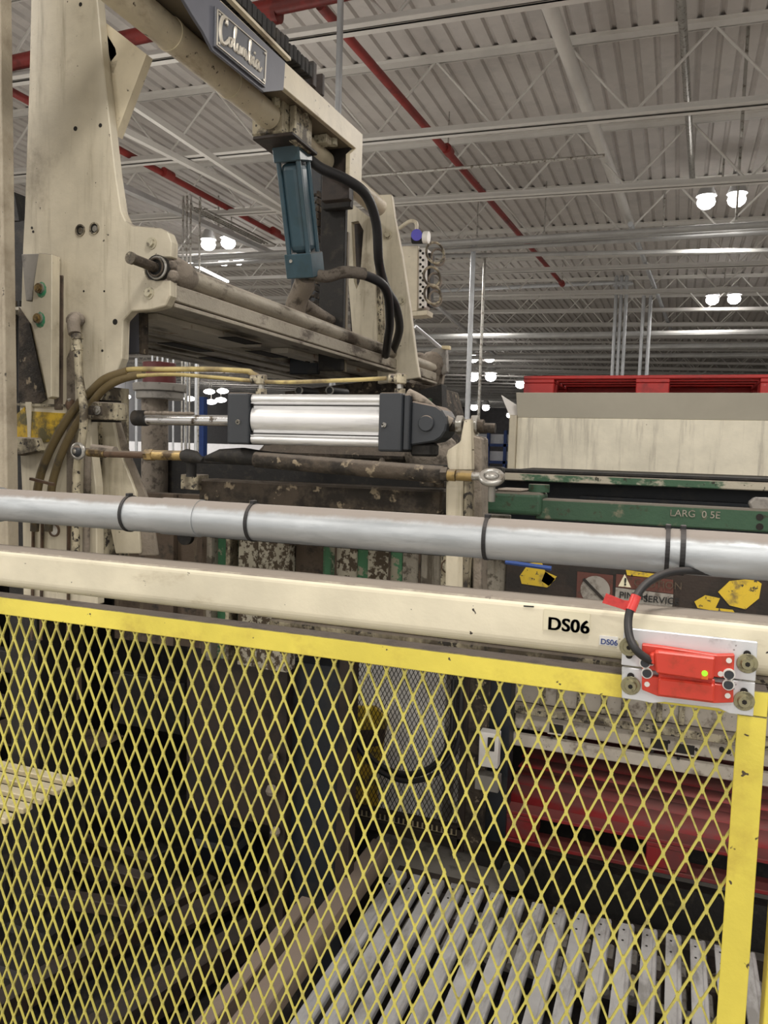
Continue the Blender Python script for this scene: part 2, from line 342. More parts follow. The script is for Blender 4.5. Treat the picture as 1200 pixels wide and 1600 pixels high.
for p in ((262, 272), (430, 362)):
    c = at(*p, Z=3.1); MB().cyl(c-Vector((0, .08, 0)), c+Vector((0, .08, 0)), .055, 12).build('coupling', M['red'], s3)

# ---- cable tray / strut bundle across the hall
tr = thing('conduit_rack', 'horizontal bundle of silver conduits crossing the hall at mid height of ceiling', 'conduit rack', at(900, 365, Z=2.7))
for dy, rr, zz in ((0, .03, 2.7), (.12, .022, 2.72), (.25, .022, 2.74), (.4, .03, 2.7), (.5, .02, 2.78)):
    a = at(560, 383, Z=2.7); b = at(1260, 341, Z=2.7); a.x -= 6; b.x += 3
    MB().cyl(Vector((a.x, a.y+dy, EYE+zz+.02)), Vector((b.x, b.y+dy, EYE+zz-.06)), rr, 8).build('conduit', M['dull'], tr)
for px_ in (745, 850, 1035):
    c = at(px_, 372, Z=2.7); MB().cyl(c, c+Vector((0, 0, .7)), .01, 6).build('hanger_rod', M['steel'], tr)
for (y0, x0, x1, r, lb) in (((268, 249), 0, 0, .018, 'single thin conduit hung below the joists above the wiring pole'),):
    tag(MB().cyl(at(560, 276, Z=2.95), at(945, 243, Z=2.95), r, 8).build('conduit', M['steel']), lb, 'conduit')
for k, (ya, yb, lb) in enumerate((((402), (392), 'upper thin silver conduit above the row of five conduits'), ((547), (541), 'upper of two long silver pipes low across the far hall'), ((560), (556), 'lower of two long silver pipes low across the far hall'), ((528), (520), 'grey beam across the far hall above the long silver pipes'))):
    tag(MB().cyl(at(560, ya, Z=2.4 if k else 2.7), at(1300, yb-3, Z=2.4 if k else 2.7), .055 if k else .03, 8).build('long_conduit', M['dull']), lb, 'conduit')
# poles
def pole(p0, Y, r, label, mt='conduit', z1=None, cat='pole', grp=None, z0=0.0):
    c = at(*p0, Y=Y); t = c.z if z1 is None else z1
    return tag(MB().cyl((c.x, c.y, z0), (c.x, c.y, t), r, 12).build('pole' if cat == 'pole' else 'conduit', M[mt]), label, cat, grp)
pole((740, 381), 10.4, .035, 'silver square-topped pole standing behind the bracket post')
pole((758, 381), 11.2, .022, 'thinner pole just right of the silver pole', 'steel')
pole((533, -40), 4.9, .022, 'bright silver rod hanging beside the script nameplate beam', z1=EYE+3.5)
g = thing('conduit_drop', 'five vertical conduits dropping behind the red pallet', 'conduit', at(985, 520, Y=16))
for px_, py_ in ((963, 455), (971, 455), (979, 455), (1006, 462), (1017, 462)):
    c = at(px_, py_, Y=16)
    m = MB()
    if px_ < 1000: m.tube(smooth_path([(c.x-5, 16, c.z+.18), (c.x-.3, 16, c.z+.17), (c.x-.05, 16, c.z+.1), (c.x, 16, c.z-.15), (c.x, 16, 0)], 4), .035, 8)
    else: m.cyl((c.x, 16, 0), (c.x, 16, c.z), .035, 8)
    m.build('conduit', M['conduit'], g)
g = thing('conduit_drop', 'cluster of conduits bending down beside the lamp cluster', 'conduit', at(290, 400, Z=2.6))
for k, (px_, py_) in enumerate(((286, 338), (292, 338), (298, 338), (312, 340))):
    c = at(px_, py_, Y=8.3); m = MB()
    m.tube(smooth_path([(c.x-.1, 10.4, c.z+.2), (c.x-.05, 8.8, c.z+.16), (c.x, 8.35, c.z+.1), (c.x, 8.3, c.z-.2), (c.x, 8.3, 0)], 4), .012, 8); m.build('conduit', M['steel'], g)
for k, (px_, py_, r) in enumerate(((213, 560, .03), (238, 540, .02), (246, 543, .02), (254, 546, .02), (262, 548, .02), (271, 550, .02), (291, 553, .035), (307, 557, .035))):
    pole((px_, py_), 13, r, 'thin white vertical conduit seen under the tilted tray', 'conduit', cat='conduit', grp='vertical conduits under the tray')
# hanger poles under lamps right
for px_, py0, Y, lb in ((1172, 0, 7.3, 'thin dark rod hanging from the joists above the twin lamps'), (1160, 190, 10.0, 'bright thin rod dropping past the twin ceiling lamps')):
    c = at(px_, py0, Y=Y); tag(MB().cyl((c.x, c.y, c.z-1.1), (c.x, c.y, roofz(c.x)), .014, 8).build('hanger_rod', M['steel']), lb, 'rod')
# ---- lamps
def lamp(px_, py_, Y, s, label, n=2, power=0):
    c = at(px_, py_, Y=Y); t = thing('high_bay_lamp', label, 'ceiling lamp', c, None)
    for k in range(n):
        dx = (k-(n-1)/2)*s*1.75
        p = c+Vector((dx, 0, 0))
        hs_ = MB().cyl(p+Vector((0, 0, s*.35)), p+Vector((0, 0, s*1.1)), s*.62, 14, s*.3).build('housing', M['lamphouse'], t)
        m = MB(); m.ball(p, s*.55, 12, (1, 1, .8)); m.build('diffuser', M['lamp'], hs_)
    MB().cyl(c+Vector((-.6*s, 0, s*1.1)), c+Vector((.6*s, 0, s*1.1)), .02, 6).build('bracket', M['steel'], t)
    MB().cyl(c+Vector((0, 0, s*1.1)), (c.x, c.y, roofz(c.x)-.05), .012, 6).build('hanger_rod', M['steel'], t)
lamp(1127, 314, 10.1, .19, 'bright twin ceiling lamp at the right under the joists')
lamp(1130, 468, 16.4, .22, 'smaller twin ceiling lamp directly below the brighter one')
lamp(341, 381, 10.2, .2, 'bright twin lamp left of the blue cylinder')
lamp(361, 408, 11.2, .16, 'twin lamp just below the brightest one left of the blue cylinder')
lamp(752, 560, 25.6, .32, 'uppermost twin lamp between the two poles')
lamp(753, 589, 31, .42, 'second twin lamp down between the two poles')
lamp(750, 637, 50, .45, 'lowest twin lamp between the two poles')
lamp(813, 601, 35, .4, 'single lamp just left of the red pallet', 1)
lamp(700, 620, 48, .3, 'single small lamp behind the cylinder tail fitting', 1)
lamp(796, 649, 58, .42, 'faint single lamp below the pale chute corner', 1)
for k, (a, b, Z_) in enumerate((((285, 405), (356, 440), 2.9), ((325, 566), (352, 575), 2.8))):
    tag(MB().beam(at(*a, Z=Z_), at(*b, Z=Z_), .04, .03).build('strip_light', M['lamp']), ['slanting strip light behind the grimy cross bar', 'short strip light above the piston rod'][k], 'strip light')
for k, (px_, py_) in enumerate(((196, 620), (296, 623), (327, 612), (348, 611), (345, 625), (330, 628))):
    c = at(px_, py_, Y=40); t = thing('far_lamp', 'x', 'x', c); MB().ball(c, .26, 10, (1.5, 1, .6)).build('diffuser', M['lamp'], t); MB().cyl(c, (c.x, c.y, roofz(c.x)-.1), .015, 6).build('hanger_rod', M['steel'], t)
    tag(t, 'small far ceiling lamp glowing beside the air cylinder cap', 'ceiling lamp', 'far lamps over the white wall')

# ---- far floor area, left gap
c0, c1 = at(150, 688, Y=30), at(420, 728, Y=30)
tag(MB().box((c0.x-6, 30, c1.z), (c1.x+1, 30.2, c0.z)).build('white_partition', M['wallw']), 'long white partition wall far off behind the piston rod', 'partition')
tag(MB().box((c0.x-2, 29.2, 0), (c1.x+3, 29.8, c1.z)).build('crate_stack', M['rustp']), 'low brown band of stacked crates along the foot of the white partition', 'crates')
pst = at(314, 620, Y=20); tag(MB().box((pst.x-.09, 20, 0), (pst.x+.1, 20.2, pst.z)).build('rack_post', M['bluep']), 'dark blue rack upright seen under the air hose', 'post')
c = at(775, 690, Y=40)
rk = thing('storage_rack', 'distant blue storage rack with pale goods between pole and chute', 'rack', (c.x, 40, 0))
for k in range(4): MB().box((c.x-1.4+k*.9, 40, 0), (c.x-1.25+k*.9, 40.2, c.z+.6)).build('upright', M['bluep'], rk)
for k in range(3): MB().box((c.x-1.5, 40, .6+k*.9), (c.x+1.6, 40.2, .75+k*.9)).build('shelf', M['bluep'], rk); MB().box((c.x-1.1, 40.3, .75+k*.9), (c.x+1.3, 40.9, 1.25+k*.9)).build('load', M['wallw'], rk)
c = at(704, 640, Y=22); tag(MB().box((c.x-.12, 22, 0), (c.x+.12, 22.2, c.z+.3)).build('red_post', M['red']), 'dark red upright behind the tail of the air cylinder', 'post')

# cream post with red drum and grey flange behind the hoses
dp = thing('drum_post', 'dusty cream post topped by a grey flange and dark red drum', 'post', at(245, 760, Y=4.2))
def vc(name, pxc, y0, y1, rpx, Y, mt, parent, n=24):
    a = at(pxc, y0, Y=Y); b = at(pxc, y1, Y=Y); r = (at(pxc+rpx, y0, Y=Y)-at(pxc-rpx, y0, Y=Y)).length/2
    return MB().cyl((a.x, Y, b.z), (a.x, Y, a.z), r, n).build(name, M[mt], parent, .004)
vc('post_shaft', 242, 622, 900, 17, 4.2, 'dusty', dp); vc('flange', 250, 600, 612, 34, 4.2, 'greyf', dp); vc('flange', 250, 612, 624, 30, 4.2, 'greyf', dp)
vc('drum', 249, 567, 600, 21, 4.2, 'darkred', dp)
# clutter beyond, seen between pipe and tie rod
cl = thing('side_conveyor', 'grey steel conveyor frame beyond the link rods at left', 'conveyor', at(260, 780, Y=5))
for (x0, y0, x1, y1, Y, mt) in ((180, 728, 300, 742, 5, 'greyf'), (200, 745, 330, 752, 5.5, 'dusty'), (190, 765, 330, 776, 4.6, 'greyf'), (262, 742, 276, 770, 5.2, 'greyf'), (200, 750, 225, 765, 5.4, 'grime'), (215, 772, 250, 800, 4.8, 'brown')):
    a = at(x0, y0, Y=Y); b = at(x1, y1, Y=Y); MB().box((a.x, Y, b.z), (b.x, Y+.12, a.z)).build('rail' if x1-x0 > 60 else 'upright', M[mt], cl)
for px_ in (190, 320):
    a = at(px_, 770, Y=4.9); MB().box((a.x-.03, 4.9, 0), (a.x+.03, 4.96, a.z)).build('leg', M['greyf'], cl)
for k in range(3):
    c = at(8+k*9, 728+k*2, Y=6); tag(MB().box((c.x-.1, 6, c.z-.25), (c.x+.08, 6.3, c.z+.05)).build('carton', M['wood']), ['brown carton at the very left edge, seen through the gap', 'middle brown carton seen through the left edge gap', 'brown carton nearest the side plate in the left edge gap'][k], 'carton')

# ================================================================ MACHINE, LEFT
YP = 1.95
col = thing('frame_column', 'dusty cream column at the far left edge of view', 'column', (-1.8, 1.65, 0))
cxx = at(20, 100, Y=1.73).x
MB().box((-2.2, 1.7, EYE-.33), (cxx-.012, 1.73, EYE+1.9)).build('web', M['column'], col, .004)
MB().box((cxx-.012, 1.69, EYE-.33), (cxx, 1.73, EYE+1.9)).build('edge_strip', M['column'], col, .002)
dc = thing('frame_column', 'black grease-covered column between the cream column and side plate', 'column', (-2.2, 2.2, 0))
a = at(5, 350, Y=2.15); b = at(50, 400, Y=2.15)
MB().box((a.x, 2.15, 0), (b.x, 2.4, at(30, 345, Y=2.15).z)).build('shaft', M['black'], dc, .004)
MB().prism(pp([(10, 345), (22, 300), (30, 345)], 2.15), (0, .2, 0)).build('cap_gusset', M['black'], dc)
for k in range(3): MB().cyl(at(16+8*k, 470, Y=2.13), at(14+8*k, 700, Y=2.13), .006, 8).build('grease_line', M['dusty'] if k == 1 else M['black'], dc)

sf = thing('machine_side_plate', 'tall cream side plate with a hooked ear gripping a pin', 'machine frame', at(120, 960, Y=YP))
poly = [(50,-90),(148,-90),(152,0),(160,90),(172,200),(180,270),(189,330),(196,345),(207,352),(250,356),(262,362),(268,378),(267,402),(240,402),(226,410),(224,424),(232,436),(266,438),(266,462),(258,478),(235,484),(205,486),(192,500),(190,560),(180,585),(152,615),(140,640),(143,700),(150,760),(152,945),(36,945),(34,770),(30,690),(30,560),(35,390),(38,330),(45,130)]
plate('plate', poly, YP, .035, M['cream'], sf, .003)
MB().box((at(125,700,Y=YP+.04).x, YP+.036, EYE-.42), (at(150,700,Y=YP+.04).x, YP+.2, at(130,600,Y=YP).z)).build('rear_flange', M['cream_dirty'], sf)
# drilled holes (recessed rings) and bolts
for (x_, y_, r) in ((126,7,.006),(118,201,.007),(157,196,.006),(50,356,.004),(52,362,.004),(126,360,.015),(148,357,.015),(180,503,.009),(131,455,.003),(163,455,.003),(160,548,.004),(87,828,.0)):
    if not r: continue
    c = at(x_, y_, Y=YP); MB().cyl(c+Vector((0,-.0012,0)), c+Vector((0,.004,0)), r, 14).build('bolt_hole', M['hole'], sf)
    if r > .012:
        MB().band(c+Vector((0,-.002,0)), (0,1,0), r*.95, .004, .004, 18).build('hole_rim', M['cream_dirty'], sf)
        MB().cyl(c+Vector((.003,-.004,-.002)), c+Vector((.003,.004,-.002)), r*.62, 12).build('sunken_bolt', M['steel'], sf)
for (x_, y_) in ((237,380),(233,458)): hexbolt('hex_bolt', at(x_, y_, Y=YP), .0125, M['boltcream'], sf)
# pin and socket in the ear
pc = at(244, 419, Y=YP)
MB().cyl(pc+Vector((.005,-.006,0)), pc+Vector((.005,.03,0)), .038, 20).build('pin_socket', M['black'], sf)
MB().ring(pc+Vector((.012,-.012,-.002)), (0,1,0), .031, .004, 24).build('snap_ring', M['steel'], sf)
MB().ring(pc+Vector((.012,-.02,-.002)), (0,1,0), .026, .003, 24).build('snap_ring', M['grime'], sf)
MB().cyl(pc+Vector((0,-.11,.003)), pc+Vector((0,.05,0)), .015, 18).build('pin', M['grime'], sf)
MB().cyl(pc+Vector((0,-.118,.003)), pc+Vector((0,-.108,.003)), .0175, 18).build('pin_head', M['cream_dirty'], sf)
# grime cakes round the ear
for (x_, y_, s) in ((262,402,.02),(268,415,.018),(270,432,.022),(262,442,.018)):
    MB().ball(at(x_, y_, Y=YP+.02), s, 10, (1,.8,.9)).build('grime_cake', M['dusty'], sf)
# tapered bar with two green-smeared bolts
tb = [(37,396),(81,396),(81,540),(79,622),(74,622),(66,560),(50,500),(42,450),(38,420)]
plate('tapered_bar', [(60,395),(81,397),(80,620),(74,623),(61,548),(48,497),(53,440)], 1.905, .035, M['cream'], sf, .002)
plate('backing_plate', [(33,397),(62,396),(54,440),(50,470),(40,470)], 1.925, .02, M['greyf'], sf)
plate('stained_strip', [(84,430),(98,430),(97,640),(84,640)], YP-.004, .006, M['rustp'], sf)
for (x_, y_) in ((63,451),(61,498)):
    c = at(x_, y_, Y=1.905)
    MB().ball(c+Vector((.004,.0,-.004)), .021, 10, (1,.15,1.2)).build('green_smear', M['boltgreen'], sf)
    MB().cyl(c+Vector((.002,.004,0)), c+Vector((.002,-.008,0)), .0165, 16).build('washer', M['steel'], sf)
    hexbolt('hex_bolt', c+Vector((0,-.008,0)), .0105, M['brass'], sf, h=.008)
    c2 = at(x_+27, y_+4, Y=YP); MB().ball(c2, .014, 10, (1.1,.6,1)).build('nut', M['dusty'], sf)
plate('grimy_strip', [(29,480),(46,505),(58,560),(72,624),(62,630),(29,628)], YP-.005, .006, M['grime'], sf, 0)
plate('grimy_strip', [(104,560),(116,530),(117,760),(104,900)], YP-.003, .004, M['dusty'], sf, 0)
# grease pipe with elbow
MB().ball(at(118, 500, Y=YP-.02), .034, 14, (1.05,.5,.75)).build('elbow_boss', M['dusty'], sf)
MB().tube(smooth_path([at(120,498,Y=1.93), at(115,505,Y=1.9), at(117,522,Y=1.89)],4), .019, 12).build('pipe_elbow', M['dusty'], sf)
for y_ in (522, 540): 
    m = MB().tube([at(120,y_,Y=1.89), at(121,y_+8,Y=1.89)], .0175, 6); m.build('pipe_nut', M['cream_dirty'], sf)
MB().tube(smooth_path([at(121,530,Y=1.89), at(124,590,Y=1.89), at(131,640,Y=1.88), at(128,690,Y=1.88), at(120,740,Y=1.88), at(118,880,Y=1.88)],6), .0125, 12).build('grease_pipe', M['cream_dirty'], sf)
MB().tube([at(137,700,Y=1.93), at(134,900,Y=1.93)], .011, 10).build('grease_pipe', M['dusty'], sf)
# taped warning strip and drips
plate('warning_tape', [(25,648),(38,636),(38,642),(105,646),(108,652),(80,690),(62,692),(26,690)], YP-.003, .003, M['tape'], sf, 0)
plate('welded_lug', [(12,682),(55,684),(62,705),(30,712),(10,704)], YP-.03, .03, M['cream_dirty'], sf, .004)
plate('paint_drip', [(39,628),(49,628),(47,690),(43,700),(42,660)], YP-.006, .006, M['cream'], sf, .001)
# weld seam
plate('seam_strip', [(25,630),(108,632),(108,636),(25,634)], YP-.004, .005, M['cream_dirty'], sf, 0)
# grease nipple valve
vx = at(110,632,Y=1.92); MB().ball(vx, .016, 8, (1,1,1.3)).build('grease_nipple', M['rust'], sf); MB().cyl(vx, vx+Vector((.004,-.01,.016)), .006, 8).build('nipple_tip', M['steel'], sf)
# lower holes plate
c = at(86,828,Y=YP); MB().cyl(c+Vector((0,-.002,0)), c+Vector((0,.01,0)), .018, 18).build('large_hole', M['white'], sf); MB().band(c+Vector((0,-.004,0)), (0,1,0), .017, .005, .006, 20).build('hole_rim', M['rust'], sf)
for x_ in (52, 66, 108): MB().cyl(at(x_,800,Y=YP-.006), at(x_-2,1000,Y=YP-.006), .005, 8).build('conduit_line', M['rust'], sf)
# brace leg
br = thing('diagonal_brace', 'cream diagonal brace slanting down right of the side plate', 'brace', at(200, 870, Y=2.05))
plate('brace_face', [(140,655),(176,655),(185,700),(212,770),(219,865),(180,865),(165,790),(150,730)], 2.02, .03, M['cream'], br, .003)
MB().prism(pp([(176,655),(184,652),(200,705),(235,790),(246,868),(216,868),(207,770),(185,705)], 2.03), (0,.012,0)).build('brace_edge', M['dusty'], br, .003)

# rod clevis + air cylinder
ac = thing('air_cylinder', 'aluminium air cylinder with dark square end caps and chrome rod', 'air cylinder', (-.93, 1.96, EYE-.01))
YC = 1.965
def Zc(px_, py_, Y=1.9): return at(px_, py_, Y=Y).z
zc = EYE+.066
xl, xr = -1.125, -.735
b = MB(); b.box((xl, 1.905, zc-.058), (xr, 2.03, zc+.058)); b.build('barrel_core', M['alu'], ac, .006)
m = MB()
pr = []
for k in range(13):
    a = math.pi*(-.5+k/12); pr.append((xl, YC-.045-.02*math.cos(a)-.004, zc+.036*math.sin(a)))
m.prism(pr, (xr-xl, 0, 0)); m.sm = [False, False]+[True]*(len(m.sm)-3)+[False]; m.build('barrel_face', M['alu'], ac)
for zz in (-.056, .056):
    for yy in (1.912, 2.02): MB().cyl((xl, yy, zc+zz), (xr, yy, zc+zz), .014, 16).build('profile_rib', M['alu'], ac)
for zz in (-.0395, .0395): MB().box((xl, 1.9035, zc+zz-.0016), (xr, 1.906, zc+zz+.0016)).build('profile_groove', M['hole'], ac)
for zz in (-.045, .045): MB().box((xl, 1.8985, zc+zz-.0012), (xr, 1.906, zc+zz+.0012)).build('profile_ridge', M['alu'], ac)
cx0, cx1 = -1.2, -1.125
MB().box((-1.198, 1.89, zc-.072), (-1.128, 2.035, zc+.073)).build('front_cap', M['cap'], ac, .006, seg=2)
MB().box((-.737, 1.89, zc-.080), (-.672, 2.035, zc+.074)).build('rear_cap', M['cap'], ac, .006, seg=2)
MB().box((-.671, 1.90, zc-.075), (-.655, 2.03, zc+.070)).build('rear_flange', M['cap'], ac, .003)
for x_ in (-1.160, -.722):
    MB().cyl((x_+(.0 if x_ < -1 else .004), 1.8905, zc+(-.008 if x_ < -1 else -.012)), (x_, 1.886, zc-.01), .007, 12).build('port_plug', M['steel'], ac)
    MB().cyl((x_, 1.886, zc-.01), (x_, 1.885, zc-.01), .003, 6).build('plug_socket', M['hole'], ac)
# rear clevis
m = MB(); pts = [(-.655, 1.915, zc-.062), (-.655, 1.915, zc+.055)]
for k in range(9):
    a = math.pi*(.5-k/8); pts.append((-.607+.05*math.cos(a), 1.915, zc-.004+.05*math.sin(a)))
m.prism([pts[0]]+[pts[1]]+pts[2:], (0, .1, 0)); m.build('rear_clevis', M['cap'], ac, .004)
MB().cyl((-.612, 1.917, zc-.004), (-.612, 1.908, zc-.004), .021, 20).build('clevis_pin', M['cap'], ac, .002)
MB().box((-.66, 1.93, zc-.09), (-.60, 2.0, zc-.055)).build('clevis_foot', M['black'], ac, .006)
MB().tube(smooth_path([(-.67, 1.93, zc+.075), (-.63, 1.93, zc+.055), (-.58, 1.94, zc+.015), (-.555, 1.95, zc)], 4), .013, 10).build('caked_dust', M['dusty'], ac)
# piston rod
MB().cyl((-1.57, YC, zc-.004), (-1.198, YC, zc-.004), .0165, 20).build('piston_rod', M['chrome'], ac)
MB().cyl((-1.575, YC, zc), (-1.53, YC, zc), .024, 16).build('rod_nut', M['black'], ac)
random.seed(5)
for k in range(16):
    x_ = -1.57+k*.0135; MB().ball((x_, YC-.004, zc+.015), .009+.004*random.random(), 8, (1.2,.9,.6)).build('dust_crust', M['dusty'], ac)
plate('clevis_shadow', [(127,633),(134,624),(186,626),(186,660),(134,659),(126,650)], 1.955, .01, M['hole'], ac, 0)  # shadow outline round the clevis, made as a black plate behind it
cv = plate('rod_clevis', [(131,632),(136,627),(183,629),(183,657),(136,655),(130,648)], 1.915, .05, M['cream_dirty'], ac, .003)
plate('clevis_slot', [(137,634),(159,634),(160,649),(137,648)], 1.9135, .003, M['grime'], ac, .001)
hexbolt('clevis_bolt', at(152,641,Y=1.912), .0095, M['steel'], ac); 
c = at(174,641,Y=1.915); MB().cyl(c, c+Vector((0,-.001,0)), .0045, 10).build('clevis_hole', M['hole'], ac)
# tail rod to bracket
MB().cyl((-.565, 1.96, zc-.01), (-.44, 1.96, zc-.012), .013, 14).build('tail_rod', M['grime'], ac)
# port fittings
for (x_, top) in ((-1.122, 598), (-.70, 585)):
    z0 = zc+.07
    MB().cyl((x_, 1.95, z0), (x_, 1.95, z0+.018), .016, 6).build('port_nut', M['cream_dirty'], ac)
    MB().cyl((x_, 1.95, z0+.018), (x_, 1.95, z0+.032), .009, 10).build('port_stem', M['steel'], ac)
    MB().cyl((x_, 1.95, z0+.03), (x_, 1.95, z0+.058), .0165, 12).build('elbow_body', M['cream_dirty'], ac, .003)
    MB().cyl((x_-.03, 1.945, z0+.045), (x_, 1.95, z0+.045), .0125, 10).build('elbow_arm', M['cream_dirty'], ac)
# hoses
def hose(name, pts, r, mt, label, cat='hose', grp=None, Y=None):
    P = [at(x_, y_, Y=(yy if Y is None else Y)) for x_, y_, yy in pts]
    return tag(MB().tube(smooth_path(P, 7), r, 12).build(name, M[mt], None), label, cat, grp)
hose('air_hose', [(604,591,1.95),(540,594,1.95),(430,597,1.95),(340,590,1.93),(270,585,1.92),(215,587,1.91)], .0058, 'yhose', 'yellowed air hose running from the right cylinder fitting')
hose('air_hose', [(404,588,1.95),(392,583,1.95),(386,580,1.95),(330,577,1.94),(260,577,1.92),(205,577,1.92),(188,583,1.92)], .0078, 'yhose', 'thicker yellow-brown hose above the piston rod')
hose('air_hose', [(225,584,1.925),(190,592,1.92),(165,606,1.92),(148,624,1.925),(132,644,1.92),(116,668,1.915),(100,700,1.915),(88,732,1.915),(80,768,1.915),(76,830,1.915)], .0125, 'ohose', 'inner grimy olive hose arcing down beside the steel grease pipe')
hose('air_hose', [(200,580,1.92),(165,592,1.92),(142,612,1.925),(124,630,1.92),(105,655,1.915),(86,688,1.915),(71,720,1.915),(62,748,1.915),(57,780,1.915),(54,830,1.915)], .0135, 'ohose', 'outer grimy olive hose arcing down across the yellow tape')
MB_ = MB().beam(at(48,748,Y=1.85), at(84,757,Y=1.85), .012, .008); tag(MB_.build('hose_clip', M['rust']), 'rusty clip strap across the two arcing hoses', 'clip')

# link rods
lk = thing('link_rod', 'rusty link rod with a ball joint and brass coupling', 'link rod', at(200, 712, Y=1.87))
c = at(122,705,Y=1.85)
MB().ring(c, (0,1,0), .021, .0065, 28).build('eye_ring', M['steel'], lk); MB().ball(c, .018, 16).build('joint_ball', M['cap'], lk)
MB().ball(c+Vector((0,-.014,0)), .008, 10).build('ball_tip', M['steel'], lk)
MB().cyl(at(138,707,Y=1.86), at(165,709,Y=1.86), .0125, 14).build('shank', M['brass'], lk)
MB().cyl(at(163,709,Y=1.86), at(232,711,Y=1.86), .0105, 14).build('rod', M['rust'], lk)
MB().cyl(at(145,702,Y=1.87), at(180,706,Y=1.87), .016, 12).build('rod_crust', M['dusty'], lk)
m = MB().tube([at(228,711,Y=1.86), at(240,711,Y=1.86)], .0175, 6); m.build('jam_nut', M['brass'], lk)
MB().cyl(at(240,711,Y=1.86), at(285,712,Y=1.86), .0145, 14).build('coupling', M['brass'], lk)
MB().tube([at(283,712,Y=1.86), at(292,712,Y=1.86), at(305,714,Y=1.86), at(316,720,Y=1.86)], [.013,.02,.018,.008], 12).build('rod_end', M['black'], lk)
MB().cyl(at(299,712,Y=1.88), at(299,745,Y=1.88), .015, 12).build('stud', M['black'], lk)
l2 = thing('link_rod', 'long grime-caked link rod ending in a bright rod-end eye', 'link rod', at(540, 730, Y=1.93))
MB().tube([at(322,716,Y=1.95), at(345,712,Y=1.95), at(380,713,Y=1.95), at(410,716,Y=1.94), at(480,722,Y=1.93)], [.008,.02,.026,.022,.02], 12).build('caked_end', M['black'], l2)
MB().cyl(at(400,718,Y=1.92), at(692,742,Y=1.9), .0225, 16).build('rod', M['grime'], l2)
m = MB().tube([at(690,741,Y=1.88), at(700,741,Y=1.88)], .019, 6); m.build('jam_nut', M['grime'], l2)
MB().cyl(at(700,742,Y=1.87), at(712,743,Y=1.87), .015, 14).build('brass_sleeve', M['brass'], l2); MB().cyl(at(714,743,Y=1.87), at(738,744,Y=1.87), .0135, 14).build('brass_sleeve', M['brass'], l2)
MB().cyl(at(736,744,Y=1.87), at(750,744,Y=1.87), .012, 14, .009).build('eye_shank', M['steel'], l2)
ec = at(768,746,Y=1.87); ax = Vector((.1,-.55,.8))
MB().ring(ec, ax, .025, .0085, 30, 10).build('eye_ring', M['steel'], l2); MB().ball(ec, .019, 14, (1,1,.7)).build('eye_ball', M['steel'], l2)
MB().cyl(ec+Vector((0,.005,-.01)), ec+Vector((0,.01,-.06)), .009, 12).build('eye_stud', M['steel'], l2)

# dark beams behind the rods
db = thing('lower_crossbeam', 'grime-caked cross beam below the link rods with a cream end block', 'beam', at(480, 780, Y=2.0))
a = at(310,742,Y=2.0); b = at(690,780,Y=2.0)
MB().box((a.x, 2.0, EYE-.185), (at(690,780,Y=2.0).x, 2.1, EYE-.115)).build('beam', M['grime'], db, .006)
plate('end_block', [(282,741),(309,742),(309,766),(282,764)], 1.98, .06, M['cream_dirty'], db)
plate('lap_plate', [(655,752),(694,752),(694,762),(655,760)], 1.95, .1, M['grime'], db)
for (x_, y_) in ((684, 752), (597, 720)): MB().ball(at(x_, y_, Y=1.95), .009, 8).build('caked_nut', M['dusty'], db)
MB().box((-1.35, 2.04, EYE-.3), (-.45, 2.1, EYE-.19)).build('lower_beam', M['black'], db)
tt = thing('machine_table', 'black machine table edge running behind the link rods', 'table', (-1, 2.3, EYE-.1))
a = at(385,698,Y=2.15); b = at(716,722,Y=2.15)
MB().box((-1.5, 2.15, EYE-.072), (-.46, 2.2, EYE-.05)).build('table_plate', M['black'], tt, .003)
MB().box((-1.35, 2.3, EYE-.07), (-.66, 2.42, EYE+.0)).build('motor_hump', M['grime'], tt, .03)
MB().ball(at(660,700,Y=2.3)+Vector((.03,0,-.02)), .09, 12, (1,.8,.9)).build('dust_heap', M['dusty'], tt)

# bracket post right of cylinder
bp = thing('bracket_post', 'cream bracket post holding the tail of the air cylinder', 'bracket', at(720, 800, Y=1.88))
plate('bracket_plate', [(725,656),(735,654),(737,735),(700,735),(697,712),(700,703),(719,690),(722,672)], 1.9, .06, M['cream'], bp, .003)
plate('post', [(697,735),(723,735),(722,1000),(695,1000)], 1.9, .07, M['cream'], bp, .003)
plate('post_flange', [(724,700),(737,700),(737,830),(722,1000)], 1.905, .07, M['cream_dirty'], bp, .003)
plate('dusty_side', [(738,680),(752,684),(752,830),(750,1000),(738,1000)], 1.93, .08, M['dusty'], bp, .004)
for x_ in (719, 742):
    c = at(x_, 664, Y=1.95); m = MB().tube([c+Vector((-.009,0,0)), c+Vector((.009,0,0))], .026, 6); m.build('hex_nut', M['steel'], bp, .002)
MB().cyl(at(712,664,Y=1.95), at(756,665,Y=1.95), .0155, 14).build('threaded_rod', M['grime'], bp)

# ================================================================ UPPER FRAME
XF = -1.49
tu = thing('cross_tube', 'long cream round tube running from the side plate toward the rear', 'tube', (XF, 3.2, EYE+1.21))
MB().cyl((XF, 1.45, EYE+1.213), (XF, 3.74, EYE+1.213), .047, 28).build('tube', M['cream_top'], tu)
for yy in (2.02, 2.35): MB().band((XF, yy, EYE+1.213), (0,1,0), .0468, .0035, .012, 28).build('weld_bead', M['cream_top'], tu)
MB().box((XF-.075, 2.62, EYE+1.15), (XF+.06, 2.75, EYE+1.275)).build('clamp_block', M['cream_dirty'], tu, .006)
MB().box((XF+.062, 2.66, EYE+1.13), (XF+.09, 2.80, EYE+1.262)).build('clamp_plate', M['cream_dirty'], tu, .004)
MB().box((XF-.07, 2.62, EYE+1.135), (XF+.10, 2.83, EYE+1.149)).build('clamp_foot', M['brown'], tu, .003)
